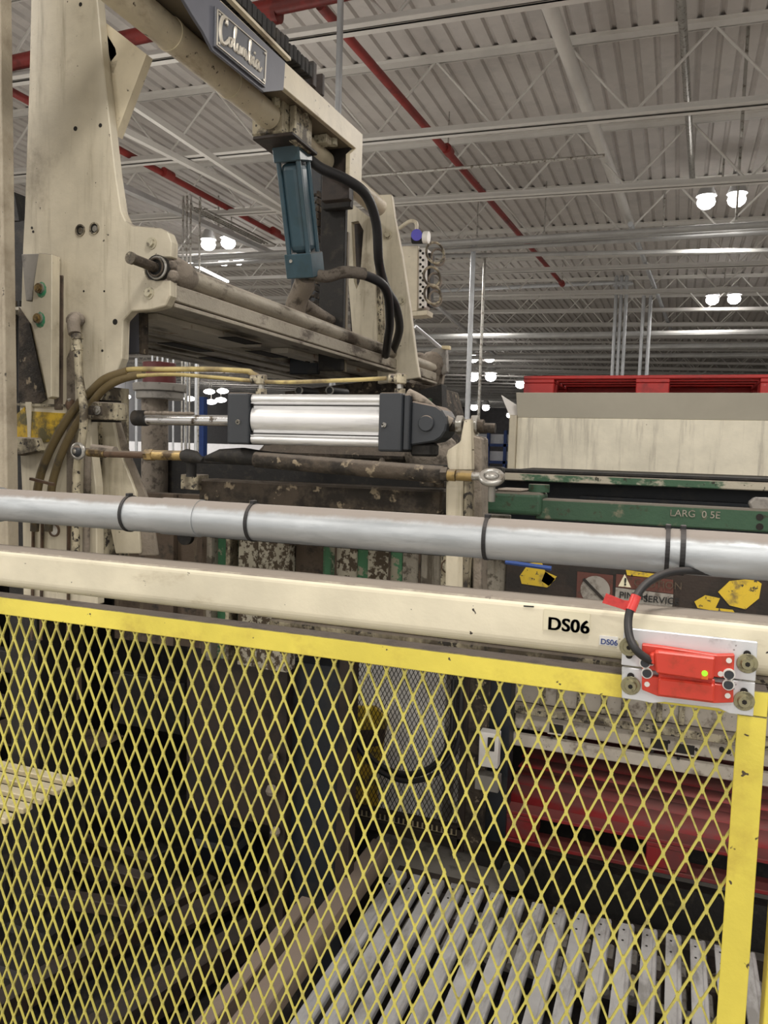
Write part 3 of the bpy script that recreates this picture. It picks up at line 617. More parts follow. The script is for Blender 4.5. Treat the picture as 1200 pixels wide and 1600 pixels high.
# blue cylinder
bt, bb = Vector((XF+.02, 2.78, EYE+1.10)), Vector((XF+.02, 2.88, EYE+.777))
bc = thing('blue_cylinder', 'dusty blue hydraulic cylinder hanging from the cross tube', 'hydraulic cylinder', bb)
dv = (bt-bb).normalized()
MB().beam(bt, bt+dv*.07, .115, .115, up=(1,0,0)).build('top_cap', M['blue'], bc, .004)
MB().beam(bb, bb-dv*.095, .12, .12, up=(1,0,0)).build('bottom_cap', M['blue'], bc, .004)
MB().beam(bb, bt, .09, .09, up=(1,0,0)).build('barrel', M['blue'], bc, .028, seg=3)
sd = Vector((1,0,0)); fr = dv.cross(sd).normalized()
for sx in (-1, 1):
    for sy in (-1, 1): o_ = sd*.043*sx+fr*.043*sy; MB().cyl(bb+o_, bt+o_, .010, 12).build('tie_rod', M['blue'], bc)
for sx in (-1, 1): MB().cyl(bt+dv*.07+sd*.025*sx, bt+dv*.105+sd*.025*sx, .011, 10).build('mount_lug', M['steel'], bc)
MB().cyl(bt+dv*.07, bt+dv*.12, .016, 12).build('mount_pin', M['black'], bc)
MB().cyl(bb-dv*.045+Vector((-.03,-.062,0)), bb-dv*.045+Vector((-.03,-.066,0)), .007, 10).build('port_plug', M['steel'], bc)
MB().tube([bb-dv*.095, bb-dv*.12+Vector((-.02,.02,0)), bb-dv*.15+Vector((-.06,.05,0)), bb-dv*.19+Vector((-.09,.06,0)), bb-dv*.26+Vector((-.10,.06,0))], [.035,.045,.042,.046,.04], 12).build('caked_rod', M['dusty'], bc)
MB().tube([bb-dv*.18+Vector((-.08,.1,0)), bb-dv*.19+Vector((-.09,.3,0)), bb-dv*.19+Vector((-.08,.5,-.02)), bb-dv*.19+Vector((-.08,.6,-.03))], [.03,.024,.02,.012], 10).build('caked_arm', M['dusty'], bc)
# hydraulic hoses
hose('hydraulic_hose', [(474,240,2.84),(500,262,2.9),(540,280,3.0),(572,305,3.1),(588,350,3.2),(592,410,3.3),(603,450,3.5),(618,478,3.6),(624,515,3.8),(612,553,4.0)], .0215, 'rubber', 'thick black hose arcing from the top of the blue cylinder')
hose('hydraulic_hose', [(486,428,2.9),(510,434,2.95),(540,427,3.0),(575,432,3.1),(603,452,3.2),(609,500,3.4),(606,530,3.6),(603,555,3.8)], .0205, 'rubber', 'thick hose arcing from the bottom of the blue cylinder')
hose('hose_crust', [(484,427,2.89),(510,432,2.94),(538,425,2.99),(570,428,3.06)], .0245, 'dustyhose', 'dust-caked sleeve on the lower black hose', 'sleeve')
# nameplate beam
XB = -1.35
nb = thing('top_crossbeam', 'cream top crossbeam ending in a downturned leg', 'beam', (XB, 3.1, EYE+1.2))
def px_poly(poly, X): return [at(x_, y_, X=X) for x_, y_ in poly]
MB().prism(px_poly([(345,0),(446,97),(567,210),(565,288),(546,283),(547,240),(556,232),(443,137),(345,50)], XB), (-.02,0,0)).build('face_plate', M['cream_top'], nb, .002)
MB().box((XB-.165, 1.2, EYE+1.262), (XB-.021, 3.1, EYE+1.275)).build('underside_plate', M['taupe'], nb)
MB().box((XB-.15, 3.1, EYE+1.05), (XB-.021, 3.14, EYE+1.275)).build('end_plate', M['brown'], nb, .003)
for (yy, xx) in ((2.75, -1.41), (3.0, -1.40), (2.6,-1.45)):
    MB().cyl((xx, yy, EYE+1.262), (xx, yy, EYE+1.235), .017, 6).build('bolt_head', M['boltcream'], nb)
MB().box((-1.46, 2.93, EYE+1.225), (-1.40, 2.98, EYE+1.26)).build('weld_tab', M['boltcream'], nb, .003)
npn = thing('name_panel', 'blue-grey side panel carrying the script nameplate', 'panel', at(380, 100, X=XB+.01))
MB().prism(px_poly([(230,-130),(343,0),(446,97),(443,141),(413,144),(333,79),(318,50),(300,22),(270,-30),(225,-100)], XB+.012), (-.01,0,0)).build('panel', M['greyb'], npn, .001)
q = [at(337,9,X=XB+.02), at(418,79,X=XB+.02), at(415,137,X=XB+.02), at(336,72,X=XB+.02)]
nmp = MB().prism(q, (-.008,0,0)).build('nameplate', M['plaque'], npn, .001)
def on_plate(u, v):
    X_ = XB+.021
    t = q[0].lerp(q[1], u); bt_ = q[3].lerp(q[2], u); p = bt_.lerp(t, v); return Vector((X_, p.y, p.z))
ln = [on_plate(.03,.06), on_plate(.97,.06), on_plate(.97,.94), on_plate(.03,.94)]
for i in range(4): MB().beam(ln[i], ln[(i+1) % 4], .003, .004, up=(1,0,0)).build('border_line', M['silverletter'], nmp)
# script lettering "Columbia" : strokes in unit letter space (x along the plate, y up)
S = [ [(.155,.70),(.165,.80),(.135,.86),(.09,.80),(.055,.60),(.05,.40),(.075,.22),(.12,.20),(.17,.27),(.205,.36)],           # C
      [(.255,.47),(.225,.45),(.215,.34),(.235,.26),(.265,.30),(.275,.42),(.255,.48),(.29,.42)],                          # o
      [(.29,.42),(.33,.62),(.345,.80),(.325,.82),(.315,.60),(.32,.30),(.345,.26),(.365,.34)],                                # l
      [(.365,.34),(.38,.48),(.375,.32),(.395,.26),(.425,.34),(.435,.48),(.432,.30),(.455,.30)],                              # u
      [(.455,.30),(.475,.48),(.478,.28),(.485,.44),(.51,.48),(.515,.28),(.52,.44),(.55,.48),(.553,.30),(.575,.28),(.595,.36)],   # m
      [(.595,.36),(.63,.62),(.645,.80),(.625,.80),(.62,.45),(.63,.27),(.665,.27),(.675,.42),(.65,.46),(.70,.42)],           # b
      [(.70,.42),(.715,.48),(.715,.30),(.735,.27),(.755,.34)],                                                          # i
      [(.82,.46),(.785,.48),(.765,.36),(.785,.26),(.815,.34),(.828,.48),(.828,.30),(.855,.27),(.89,.38)] ]                 # a
for k, st in enumerate(S):
    P = [on_plate(.03+.98*u*.98, .02+v*1.02-.0) for u, v in st]
    MB().tube(smooth_path(P, 5), .0042 if k else .0062, 6).build('letter', M['silverletter'], nmp)
MB().ball(on_plate(.735,.64), .005, 8).build('letter_dot', M['silverletter'], nmp)
for u, v in ((.06,.86),(.94,.86),(.06,.14),(.94,.14)): MB().cyl(on_plate(u,v), on_plate(u,v)+Vector((.003,0,0)), .004, 8).build('rivet', M['silverletter'], nmp)
MB().box((XB-.005, 1.3, EYE+1.335), (XB+.012, 2.5, EYE+1.345)).build('top_edge', M['cream_top'], npn)
# cable carrier on top of the beam
cc = thing('cable_carrier', 'black bristly cable chain lying on top of the crossbeam', 'cable carrier', (XB-.06, 2.2, EYE+1.37))
random.seed(3)
for k in range(38):
    yy = 1.5+k*.031; zz = EYE+1.365+.004*math.sin(k*2.1)
    MB().box((XB-.05, yy, zz-.018), (XB+.012, yy+.024, zz+.026+random.random()*.012)).build('chain_link', M['black'], cc, .003)
MB().box((XB-.06, 2.70, EYE+1.34), (XB+.0, 2.73, EYE+1.43)).build('end_bracket', M['brown'], cc, .003)
MB().box((XB-.06, 2.78, EYE+1.34), (XB+.0, 2.80, EYE+1.42)).build('end_bracket', M['brown'], cc, .003)
# dark mast with roller chain
ms = thing('lift_mast', 'black lift mast with roller chain behind the blue cylinder', 'mast', (-1.5, 3.4, EYE+.4))
a = at(497,262,Y=3.35); b = at(538,525,Y=3.35)
MB().box((at(500,400,Y=3.35).x, 3.35, EYE+.35), (at(538,400,Y=3.35).x, 3.38, at(520,300,Y=3.35).z)).build('mast_face', M['black'], ms, .004)
MB().box((at(455,400,Y=3.5).x, 3.5, EYE+.35), (at(500,400,Y=3.5).x, 3.53, at(480,250,Y=3.5).z)).build('mast_back', M['navy'], ms, .004)
MB().box((at(502,400,Y=3.3).x, 3.3, EYE+1.08), (at(545,400,Y=3.3).x, 3.34, EYE+1.235)).build('mast_head', M['black'], ms, .004)
for k in range(24):
    z = EYE+.40+k*.034; x_ = at(488,400,Y=3.42).x
    m = MB()
    for s_ in (-.022, .022): m.box((x_+s_-.006, 3.42, z), (x_+s_+.006, 3.45, z+.027))
    m.cyl((x_-.026, 3.432, z+.013), (x_+.026, 3.432, z+.013), .008, 8); m.build('chain_link', M['grime'], ms)
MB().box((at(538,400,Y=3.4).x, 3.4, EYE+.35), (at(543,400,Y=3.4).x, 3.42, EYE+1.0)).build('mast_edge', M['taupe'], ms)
# far plates
fp = thing('machine_far_plate', 'far cream side plate with bolts behind the black hoses', 'machine frame', at(600, 600, Y=4.85))
plate('plate', [(578,330),(586,304),(611,303),(616,340),(628,400),(640,480),(650,560),(655,590),(590,600),(588,540),(583,420)], 4.0, .04, M['cream'], fp, .004)
plate('ear', [(640,552),(690,556),(694,575),(690,600),(660,606),(640,600)], 4.85, .05, M['dusty'], fp, .004)
for (x_, y_) in ((606,367),(627,470),(599,470)): hexbolt('hex_bolt', at(x_, y_, Y=4.0), .017, M['boltcream'], fp)
for (x_, y_, s) in ((675,570,.09),(668,590,.08),(655,565,.06)): MB().ball(at(x_, y_, Y=4.8), s, 12, (1,.7,1)).build('pin_boss', M['dusty'], fp)
plate('grey_bracket', [(673,548),(680,544),(696,544),(698,580),(690,585),(686,560),(673,560)], 4.78, .06, M['greyf'], fp)
MB().cyl(at(649,510,Y=4.7), at(689,544,Y=4.9), .012, 8).build('silver_strut', M['conduit'], fp)
plate('amber_sensor', [(690,540),(702,540),(702,546),(690,545)], 4.75, .04, M['tan'], fp)
def keyhole(outer, inner):   # outer outline joined to a hole by a hair-thin slit
    return outer+[outer[0]]+inner+[inner[0]]
fi = thing('slotted_gusset', 'cream gusset plate with a tall triangular slot beside the mast', 'gusset', at(555, 560, Y=4.5))
plate('gusset', keyhole([(533,306),(581,342),(585,420),(590,555),(553,548),(545,450)], [(549,347),(553,440),(557,452),(562,440),(568,360),(560,345)]), 3.85, .04, M['cream'], fi, 0)
plate('slot_back', [(538,335),(575,345),(580,560),(550,550)], 3.95, .02, M['brown'], fi)
plate('gusset_edge', [(585,420),(592,420),(600,560),(590,556)], 3.87, .04, M['cream_dirty'], fi)
ng = thing('slotted_gusset', 'pale triangular gusset with a curved slot near the top left', 'gusset', at(180, 210, Y=1.986))
plate('gusset', keyhole([(148,22),(229,85),(181,212),(174,160),(160,60)], [(157,62),(162,100),(169,139),(184,94),(180,75),(170,65)]), 1.986, .03, M['cream_top'], ng, 0)
# valve manifold
vm = thing('valve_manifold', 'cream valve box with coiled white tubes at its side', 'valve box', at(650, 490, Y=4.6))
plate('housing', [(628,384),(653,383),(652,486),(638,487)], 4.6, .12, M['cream'], vm, .004)
plate('port_strip', [(654,387),(666,387),(664,480),(652,482)], 4.62, .1, M['palegrey'], vm, .002)
for k in range(9):
    for dx in (657, 661): c = at(dx, 392+k*10.5+(4 if dx > 658 else 0), Y=4.62); MB().cyl(c, c+Vector((0,-.004,0)), .008, 8).build('port', M['hole'], vm)
plate('connector_strip', [(667,395),(673,395),(671,478),(665,478)], 4.66, .08, M['black'], vm)
for (x_, y_, R) in ((680,395,.07),(675,432,.065),(676,460,.065)):
    c = at(x_, y_, Y=4.6); MB().ring(c, (1,-.9,.1), R*.9, .008, 24).build('coiled_tube', M['cream_dirty'], vm); MB().ring(c+Vector((.01,.03,-.02)), (1,-.8,0), R*.7, .007, 20).build('coiled_tube', M['dusty'], vm)
plate('box_foot', [(640,487),(668,484),(667,492),(640,494)], 4.6, .12, M['cream'], vm)
rg = thing('air_regulator', 'small air regulator with violet gauge on top of the valve box', 'regulator', at(655, 382, Y=4.6))
MB().cyl(at(645,372,Y=4.6), at(668,372,Y=4.6), .035, 14).build('body', M['navy'], rg)
MB().cyl(at(651,367,Y=4.55), at(651,367,Y=4.52), .034, 16).build('gauge_face', M['violet'], rg)
MB().cyl(at(662,371,Y=4.54), at(670,371,Y=4.54), .036, 14).build('filter_cap', M['white'], rg)
MB().tube(smooth_path([at(651,360,Y=4.58), at(650,348,Y=4.58), at(640,346,Y=4.58), at(624,357,Y=4.6)],5), .012, 8).build('tube', M['cream'], rg)

# cross bar and tray
cb = thing('grimy_cross_bar', 'grimy round cross bar running from the pin to the far plate', 'bar', (XF, 3.4, EYE+.5))
MB().cyl((XF, 1.98, EYE+.517), (XF, 4.8, EYE+.507), .031, 22).build('bar', M['barm'], cb)
MB().tube([(XF,1.99,EYE+.517),(XF,2.03,EYE+.517),(XF,2.09,EYE+.517),(XF,2.13,EYE+.517)], [.04,.052,.046,.032], 14).build('caked_end', M['dusty'], cb)
ty = thing('tilted_tray', 'grimy sheet metal tray under the cross bar seen from beneath', 'tray', (XF-.4, 3.4, EYE+.43))
MB().box((XF-.03, 2.0, EYE+.425), (XF+.03, 4.75, EYE+.475)).build('edge_angle', M['barm'], ty, .003)
MB().box((XF-.035, 2.0, EYE+.405), (XF+.035, 4.75, EYE+.418)).build('edge_lip', M['barm'], ty, .002)
MB().box((XF-1.0, 2.05, EYE+.43), (XF-.035, 4.7, EYE+.44)).build('sheet', M['tray'], ty)
for (x0, x1, y0, y1, mt) in ((-.35,-.18,2.2,2.9,'tray'),(-.6,-.5,2.5,3.9,'barm'),(-.25,-.16,3.1,4.2,'tray'),(-.9,-.75,2.8,4.6,'barm'),(-.45,-.38,2.1,4.6,'tray'),(-.72,-.66,2.3,4.6,'tray')):
    MB().box((XF+x0, y0, EYE+.405), (XF+x1, y1, EYE+.429)).build('stiffener', M[mt], ty, .003)
for (x0, y0, l) in ((-.32, 3.0, .25), (-.56, 2.7, .3), (-.2, 2.6, .2), (-.7, 3.2, .4)):
    MB().box((XF+x0, y0, EYE+.402), (XF+x0+.08, y0+l, EYE+.4045)).build('slot', M['hole'], ty)
gbx = thing('junction_box', 'small dark grey box hanging below the ear of the side plate', 'box', at(207, 550, Y=2.1))
plate('box_body', [(192,490),(222,489),(222,552),(192,553)], 2.05, .02, M['greyb'], gbx, .005)
plate('box_rim', [(216,488),(223,488),(223,553),(217,553)], 2.045, .03, M['grime'], gbx, .002)
ff = thing('far_machine_frame', 'dark machine body behind the air cylinder below the far plate', 'machine frame', at(560, 610, Y=4.4))
plate('body', [(445,612),(600,592),(680,604),(690,640),(690,740),(445,735)], 4.3, .5, M['grime'], ff)
plate('dark_plate', [(655,610),(690,600),(692,700),(660,700)], 4.2, .1, M['black'], ff)
plate('upright', [(668,622),(673,622),(673,680),(668,680)], 4.15, .03, M['green'], ff)
for (x_, y_) in ((467,610),(515,610)):
    c = at(x_, y_, Y=3.4); MB().cyl(c, c+Vector((.02,.15,0)), .02, 14).build('hose_stub', M['rubber'], ff); MB().ring(c, (0,1,0), .019, .004, 18).build('stub_ring', M['steel'], ff)

# ================================================================ RIGHT: chute, pallet, green arm
ch = thing('cream_chute', 'long cream steel chute with drip stains below the red pallet', 'chute', (0, 3.6, EYE-.1))
zt, zm, zb = EYE+.262, EYE+.152, EYE-.095
MB().box((-.705, 3.6, zb), (1.6, 3.63, zm)).build('front_face', M['box'], ch, .003)
MB().prism([(-.705,3.6,zm),(-.705,3.54,zt),(-.705,3.56,zt),(-.705,3.62,zm)], (2.3,0,0)).build('sloped_lip', M['lip_shaded'], ch, .001)
MB().box((-.74, 3.58, zb), (-.706, 3.66, zm+.01)).build('corner_angle', M['cream'], ch, .003)
MB().box((-.705, 3.62, zt-.045), (1.6, 4.9, zt-.03)).build('deck', M['greyf'], ch)
plate('side_flap', [(783,617),(809,634),(809,655),(801,662)], 3.62, .01, M['palegrey'], ch, 0)
def pallet(x0, y0, z0, mt, label, L_=1.22, D_=1.0, thin=.016):
    t = thing('wooden_pallet', label, 'pallet', (x0+L_/2, y0+D_/2, z0))
    for k in range(7): MB().box((x0, y0+k*(D_-.1)/6, z0+.118), (x0+L_, y0+k*(D_-.1)/6+.1, z0+.118+thin)).build('deck_board', M[mt], t, .003)
    for k in range(3):
        xx = x0+k*(L_-.15)/2
        MB().box((xx, y0, z0+.1), (xx+.15, y0+D_, z0+.117)).build('cross_board', M[mt], t, .002)
        for j in range(3): MB().box((xx, y0+.004+j*(D_-.15)/2, z0+.018), (xx+.15, y0+.14+j*(D_-.15)/2, z0+.1)).build('block', M[mt], t, .004)
    for j in range(3): MB().box((x0, y0+j*(D_-.1)/2, z0), (x0+L_, y0+j*(D_-.1)/2+.1, z0+.017)).build('bottom_board', M[mt], t, .003)
    for j in (1, 2): MB().box((x0+.01, y0+.3+j*.22, z0+.02), (x0+L_-.01, y0+.33+j*.22, z0+.116)).build('stringer', M[mt], t, .002)
    return t
pallet(-.735, 3.87, EYE+.235, 'palred', 'bright red wooden pallet resting on top of the cream chute')
pallet(-.60, 3.02, EYE-1.60, 'paldust', 'dusty dark red pallet low behind the mesh guard', 1.3, 1.05)
# sheet of hump on lower pallet
m = MB(); prof = []
for k in range(13):
    t = k/12; prof.append((3.1+t*.85, EYE-1.462+.10*math.sin(math.pi*t)**.8+.012*math.sin(t*17)))
for k in range(12):
    (y0,z0),(y1,z1) = prof[k], prof[k+1]; m.add([(-.58,y0,z0),(.75,y0,z0-.012),(.75,y1,z1-.012),(-.56,y1,z1)], [(0,1,2,3)], True)
tag(m.build('red_plastic_sheet', M['paldust']), 'dusty red sheet humped over the low pallet', 'sheet')
bpy.data.objects['red_plastic_sheet'].modifiers.new('thick', 'SOLIDIFY').thickness = .008

gr = thing('green_table_rail', 'chipped green and cream rail under the chute', 'rail', (.2, 2.6, EYE-.1))
MB().box((-.60, 2.6, EYE-.104), (1.5, 2.66, EYE-.078)).build('rail', M['greenrail'], gr, .003)
MB().box((-.60, 2.6, EYE-.076), (1.5, 2.7, EYE-.066)).build('black_strip', M['black'], gr, .002)
MB().box((-.60, 2.72, EYE-.30), (1.5, 2.76, EYE-.078)).build('dark_back_plate', M['navy'], gr)
MB().box((-.62, 2.7, EYE-.09), (1.5, 3.58, EYE-.08)).build('table_plate', M['black'], gr)  # plate added to block ceiling light from the interior below
MB().box((-.3, 2.68, EYE-.16), (1.2, 2.72, EYE-.15)).build('back_rib', M['navy'], gr)
ga = thing('green_lever_arm', 'dark green lever arm with faded hand-painted marks above the pipe', 'lever arm', (0, 2.2, EYE-.16))
xa = at(755,780,Y=2.2).x; xs = at(848,780,Y=2.2).x
MB().box((xa, 2.18, EYE-.185), (xs, 2.3, EYE-.12)).build('boss_block', M['green'], ga, .012, seg=3)
MB().box((xs-.02, 2.2, EYE-.195), (.6, 2.27, EYE-.137)).build('arm', M['green'], ga, .004)
MB().cyl((xs-.02, 2.25, EYE-.12), (xs-.02, 2.25, EYE-.098), .03, 20).build('pivot_boss', M['green'], ga)
MB().prism([(xa+.04,2.19,EYE-.12),(xs-.06,2.19,EYE-.12),(xs-.05,2.27,EYE-.12),(xa+.05,2.27,EYE-.12)], (0,0,.008)).build('dust_cake', M['dusty'], ga, .004)
for y_ in (808, 823): c = at(1187,y_,Y=2.2); MB().cyl(c+Vector((0,-.0015,0)), c+Vector((0,.003,0)), .009, 12).build('bolt_hole', M['hole'], ga)
plate('grey_fitting', [(1170,786),(1180,778),(1240,780),(1240,800),(1175,798)], 2.25, .05, M['greyf'], ga, .004)

# panel behind the galvanised pipe
fpn = thing('machine_front_panel', 'rust-mottled cream and green front panel behind the galvanised pipe', 'panel', at(520, 900, Y=2.3))
def zz_of(px_, py_, Y): return at(px_, py_, Y=Y).z
for (x0, x1, mt, dy) in ((150,245,'rustp',.1),(246,300,'rustp',.12),(300,322,'rustp',.06),(322,330,'mottle2',0),(330,352,'mottgreen',.04),(352,358,'cream_dirty',0),(360,372,'rustp',.05),(372,403,'mottle',.0),(405,453,'mottle',-.01),(455,500,'rustp',.03),(500,522,'mottgreen',.02),(524,556,'mottle',0),(556,574,'mottgreen',.01),(574,608,'mottle',0),(610,628,'mottgreen',-.005),(628,655,'mottle2',.0),(656,690,'mottle2',.006),(691,716,'cream_dirty',-.02),(716,726,'mottgreen',0),(727,790,'mottle2',-.01)):
    a = at(x0, 900, Y=2.3); b = at(x1, 900, Y=2.3)
    MB().box((a.x, 2.3+dy, EYE-(.78 if x1 < 456 else .60)), (b.x, 2.36+dy, EYE-.20)).build('panel_strip', M[mt], fpn, .002)
for (x_, y_) in ((700,885),(742,888)):
    hexbolt('hex_bolt', at(x_, y_, Y=2.275), .012, M['boltcream'], fpn)
    for dy_ in (-1,): MB().ring(at(x_, y_, Y=2.276), (0,1,0), .02, .003, 20).build('bolt_ring', M['rust'], fpn)
for x_ in (524, 608, 655): c = at(x_,900,Y=2.29); MB().cyl((c.x,2.29,EYE-.6),(c.x,2.29,EYE-.22),.004,6).build('weld_seam', M['rustp'], fpn)
c = at(293,838,Y=2.33); MB().cyl(c, c+Vector((0,-.02,0)), .03, 18).build('round_cover', M['black'], fpn)
# hazard panel
hz = thing('hazard_panel', 'black guard panel with torn yellow hazard stripes and faded decals', 'panel', at(1000, 930, Y=2.25))
a = at(790,900,Y=2.25)
MB().box((a.x, 2.25, EYE-.60), (.9, 2.29, EYE-.23)).build('panel', M['brown'], hz, .002)
ZY = 2.247
for poly in ([(812,900),(826,880),(846,878),(852,893),(868,905),(855,918),(815,912)], [(852,893),(870,901),(858,916),(846,908)], [(978,890),(995,893),(1010,895),(1026,897),(1020,903),(980,900)],
             [(1122,925),(1140,908),(1178,904),(1190,912),(1186,935),(1165,952),(1140,946)], [(1085,940),(1102,930),(1125,935),(1118,950),(1145,953),(1150,960),(1090,950)]):
    MB().prism(pp(poly, ZY), (0,.002,0)).build('hazard_patch', M['haz'], hz)
plate('red_decal', [(902,893),(958,899),(956,950),(900,945)], ZY, .002, M['signred'], hz, 0)
c = at(930,922,Y=ZY-.001); MB().cyl(c, c+Vector((0,-.001,0)), .041, 24).build('decal_disc', M['signgrey'], hz)
MB().beam(c+Vector((-.034,-.003,.03)), c+Vector((.03,-.003,-.03)), .008, .003, up=(0,1,0)).build('decal_bar', M['brown'], hz)
plate('warning_decal', [(962,918),(1052,929),(1049,962),(960,950)], ZY, .002, M['signgrey'], hz, 0)
plate('warning_header', [(963,897),(1052,906),(1052,928),(962,917)], ZY, .002, M['signred'], hz, 0)
plate('warning_triangle', [(966,916),(976,897),(986,918)], ZY-.001, .001, M['stick'], hz, 0)
def text(body, p, size, mt, parent, name='lettering', off=0, ext=.0003, ry=0, rotz=0, spacing=1.0, align='LEFT'):
    cu = bpy.data.curves.new(name, 'FONT'); cu.body = body; cu.size = size; cu.extrude = ext; cu.offset = off; cu.align_x = align; cu.space_character = spacing
    cu.materials.append(M[mt]); o = bpy.data.objects.new(name, cu); C.objects.link(o); o.rotation_euler = (math.pi/2, ry, rotz)
    bpy.context.view_layer.update()
    me = bpy.data.meshes.new_from_object(o.evaluated_get(bpy.context.evaluated_depsgraph_get())); me.transform(o.matrix_world)
    bpy.data.objects.remove(o); o = bpy.data.objects.new(name, me); C.objects.link(o)
    o.parent = parent; o.location = Vector(p)-Vector(parent['_w']); o['_w'] = list(p); return o
text('!', at(974.5,914,Y=ZY-.004), .028, 'ink', hz, off=.0012)
text('CAUTION', at(990,915,Y=ZY-.004), .028, 'rustp', hz)
text('PINCH', at(967,934,Y=ZY-.004), .026, 'ink', hz, off=.0003)
text('SERVICE', at(1005,940,Y=ZY-.004), .026, 'ink', hz, off=.0004)
text('LARG  0 5E', at(1046,806,Y=2.197), .026, 'mottle2', ga)
tag(MB().cyl((at(790,872,Y=1.35).x,1.35,EYE-.2), (at(862,878,Y=1.35).x,1.35,EYE-.205), .004, 8).build('blue_hose', M['bluep']), 'short length of blue hose just under the galvanised pipe', 'hose')

# ================================================================ LOWER INTERIOR behind the mesh
def mbox(name, px0, py0, px1, py1, Y, d, mt, parent, bevel=.003):
    a = at(px0, py0, Y=Y); b = at(px1, py1, Y=Y)
    return MB().box((a.x, Y, b.z), (b.x, Y+d, a.z)).build(name, M[mt], parent, bevel)
hb = thing('machine_housing', 'dark steel housing closing the back of the machine interior', 'machine frame', (-1, 4.3, 0))
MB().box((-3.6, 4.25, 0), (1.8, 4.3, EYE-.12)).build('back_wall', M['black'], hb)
MB().box((-3.6, 2.5, EYE-.42), (-1.38, 4.25, EYE-.40)).build('light_block_deck', M['black'], hb)  # cover added to keep ceiling light out of the left interior
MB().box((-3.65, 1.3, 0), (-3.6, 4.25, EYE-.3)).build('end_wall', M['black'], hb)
ld = thing('machine_base_panels', 'dark brown base panels hanging inside the machine at left', 'panel', at(350, 1300, Y=2.5))
mbox('panel', 292, 985, 425, 1292, 2.5, .04, 'brown', ld)
mbox('panel', 175, 1050, 288, 1150, 2.7, .04, 'black', ld)
mbox('ledge', 100, 960, 430, 1000, 2.38, .12, 'black', ld)
mbox('panel', -40, 1010, 60, 1060, 2.3, .05, 'black', ld)
mbox('panel', -60, 1080, 50, 1130, 2.4, .05, 'brown', ld)
mbox('small_plate', 96, 1040, 120, 1095, 2.35, .03, 'wood', ld)
mbox('shelf', -60, 1150, 120, 1188, 2.45, .3, 'rustp', ld)
pan = thing('floor_darkening_pan', 'black pan added to darken the floor inside the machine', 'pan', (-2, 3, .3))
MB().box((-3.6, 1.2, .02), (-1.02, 4.25, .3)).build('pan_floor', M['black'], pan)  # black sheet added in place of shade on the interior floor
bk = thing('black_upright', 'black steel upright behind the mesh left of the inner screen', 'column', at(480, 1480, Y=2.45))
mbox('web', 440, 1030, 530, 1560, 2.45, .08, 'navy', bk)
mbox('flange', 424, 1030, 440, 1560, 2.4, .2, 'brown', bk)
mbox('flange', 530, 1030, 542, 1420, 2.42, .06, 'brown', bk)
for (x_, y_, s) in ((427,1185,.02),(424,1235,.022),(430,1300,.02)): MB().ball(at(x_, y_, Y=2.38), s, 8).build('bracket_lug', M['dusty'], bk)
# tan slats at left
st = thing('slat_rack', 'low rack of tan painted slats behind the mesh at the left edge', 'rack', (-2.4, 2.1, EYE-1.22))
for px_, py_ in ((110,1222),(88,1236),(64,1250),(36,1264),(8,1280)):
    c = at(px_, py_, Z=-1.22); MB().box((-2.9, c.y, EYE-1.24), (c.x, c.y+.042, EYE-1.22)).build('slat', M['tan'], st, .003)
for x_ in (-2.7, -2.35): MB().box((x_, 1.8, EYE-1.28), (x_+.04, 2.3, EYE-1.241)).build('bearer', M['brown'], st)
# diagonal floor beams
for k, (a, b, wd, hh, mt, lb) in enumerate((
    ((470,1410),(180,1600), .09, .10, 'brown', 'brown floor beam rising toward the black upright'),
    ((330,1380),(60,1540), .07, .08, 'brown', 'second brown floor beam left of the black upright'),
    ((420,1370),(300,1430), .12, .03, 'brown', 'flat brown plate between the floor beams'),
    ((260,1330),(20,1440), .08, .06, 'black', 'black floor beam near the lower left'),
    ((260,1520),(140,1600), .06, .06, 'black', 'short grimy bar at the bottom left'),)):
    A = at(*a, Z=-1.85); B = at(*b, Z=-1.85)
    A.z = B.z = EYE-1.85; tag(MB().beam(A, Vector((A.x+(B.x-A.x)*1.3, A.y+(B.y-A.y)*1.3, A.z)), wd, hh).build('floor_beam', M[mt], None, .004), lb, 'beam')
g_ = thing('tension_frame', 'dark angle frame low inside the machine at left', 'frame', at(180, 1370, Z=-1.7))
for (a, b) in (((115,1310),(240,1350)), ((115,1345),(235,1380)), ((60,1400),(210,1420))):
    MB().beam(at(*a, Z=-1.7), at(*b, Z=-1.7), .05, .05).build('angle', M['brown'], g_, .003)
for (x_, y_, mt) in ((10,1370,'black'),(30,1520,'black'),(60,1460,'black'),(350,1330,'navy')):
    c = at(x_, y_, Z=-1.9); MB().box((c.x-.12, c.y-.1, c.z-.1), (c.x+.12, c.y+.1, c.z+.08)).build('caked_block', M[mt], g_, .02)
# timber side boards
for k, (x0, x1, z0, z1, ya, yb, lb) in enumerate(((-1.035,-.965,-1.62,-1.54,1.3,2.72,'wide dusty timber beam along the left of the metal slats'), (-1.16,-1.11,-1.66,-1.60,1.3,2.35,'narrow dusty timber strip left of the wide timber beam'))):
    tag(MB().box((x0, ya, EYE+z0), (x1, yb, EYE+z1)).build('timber_beam', M['wood'], None, .004), lb, 'timber')
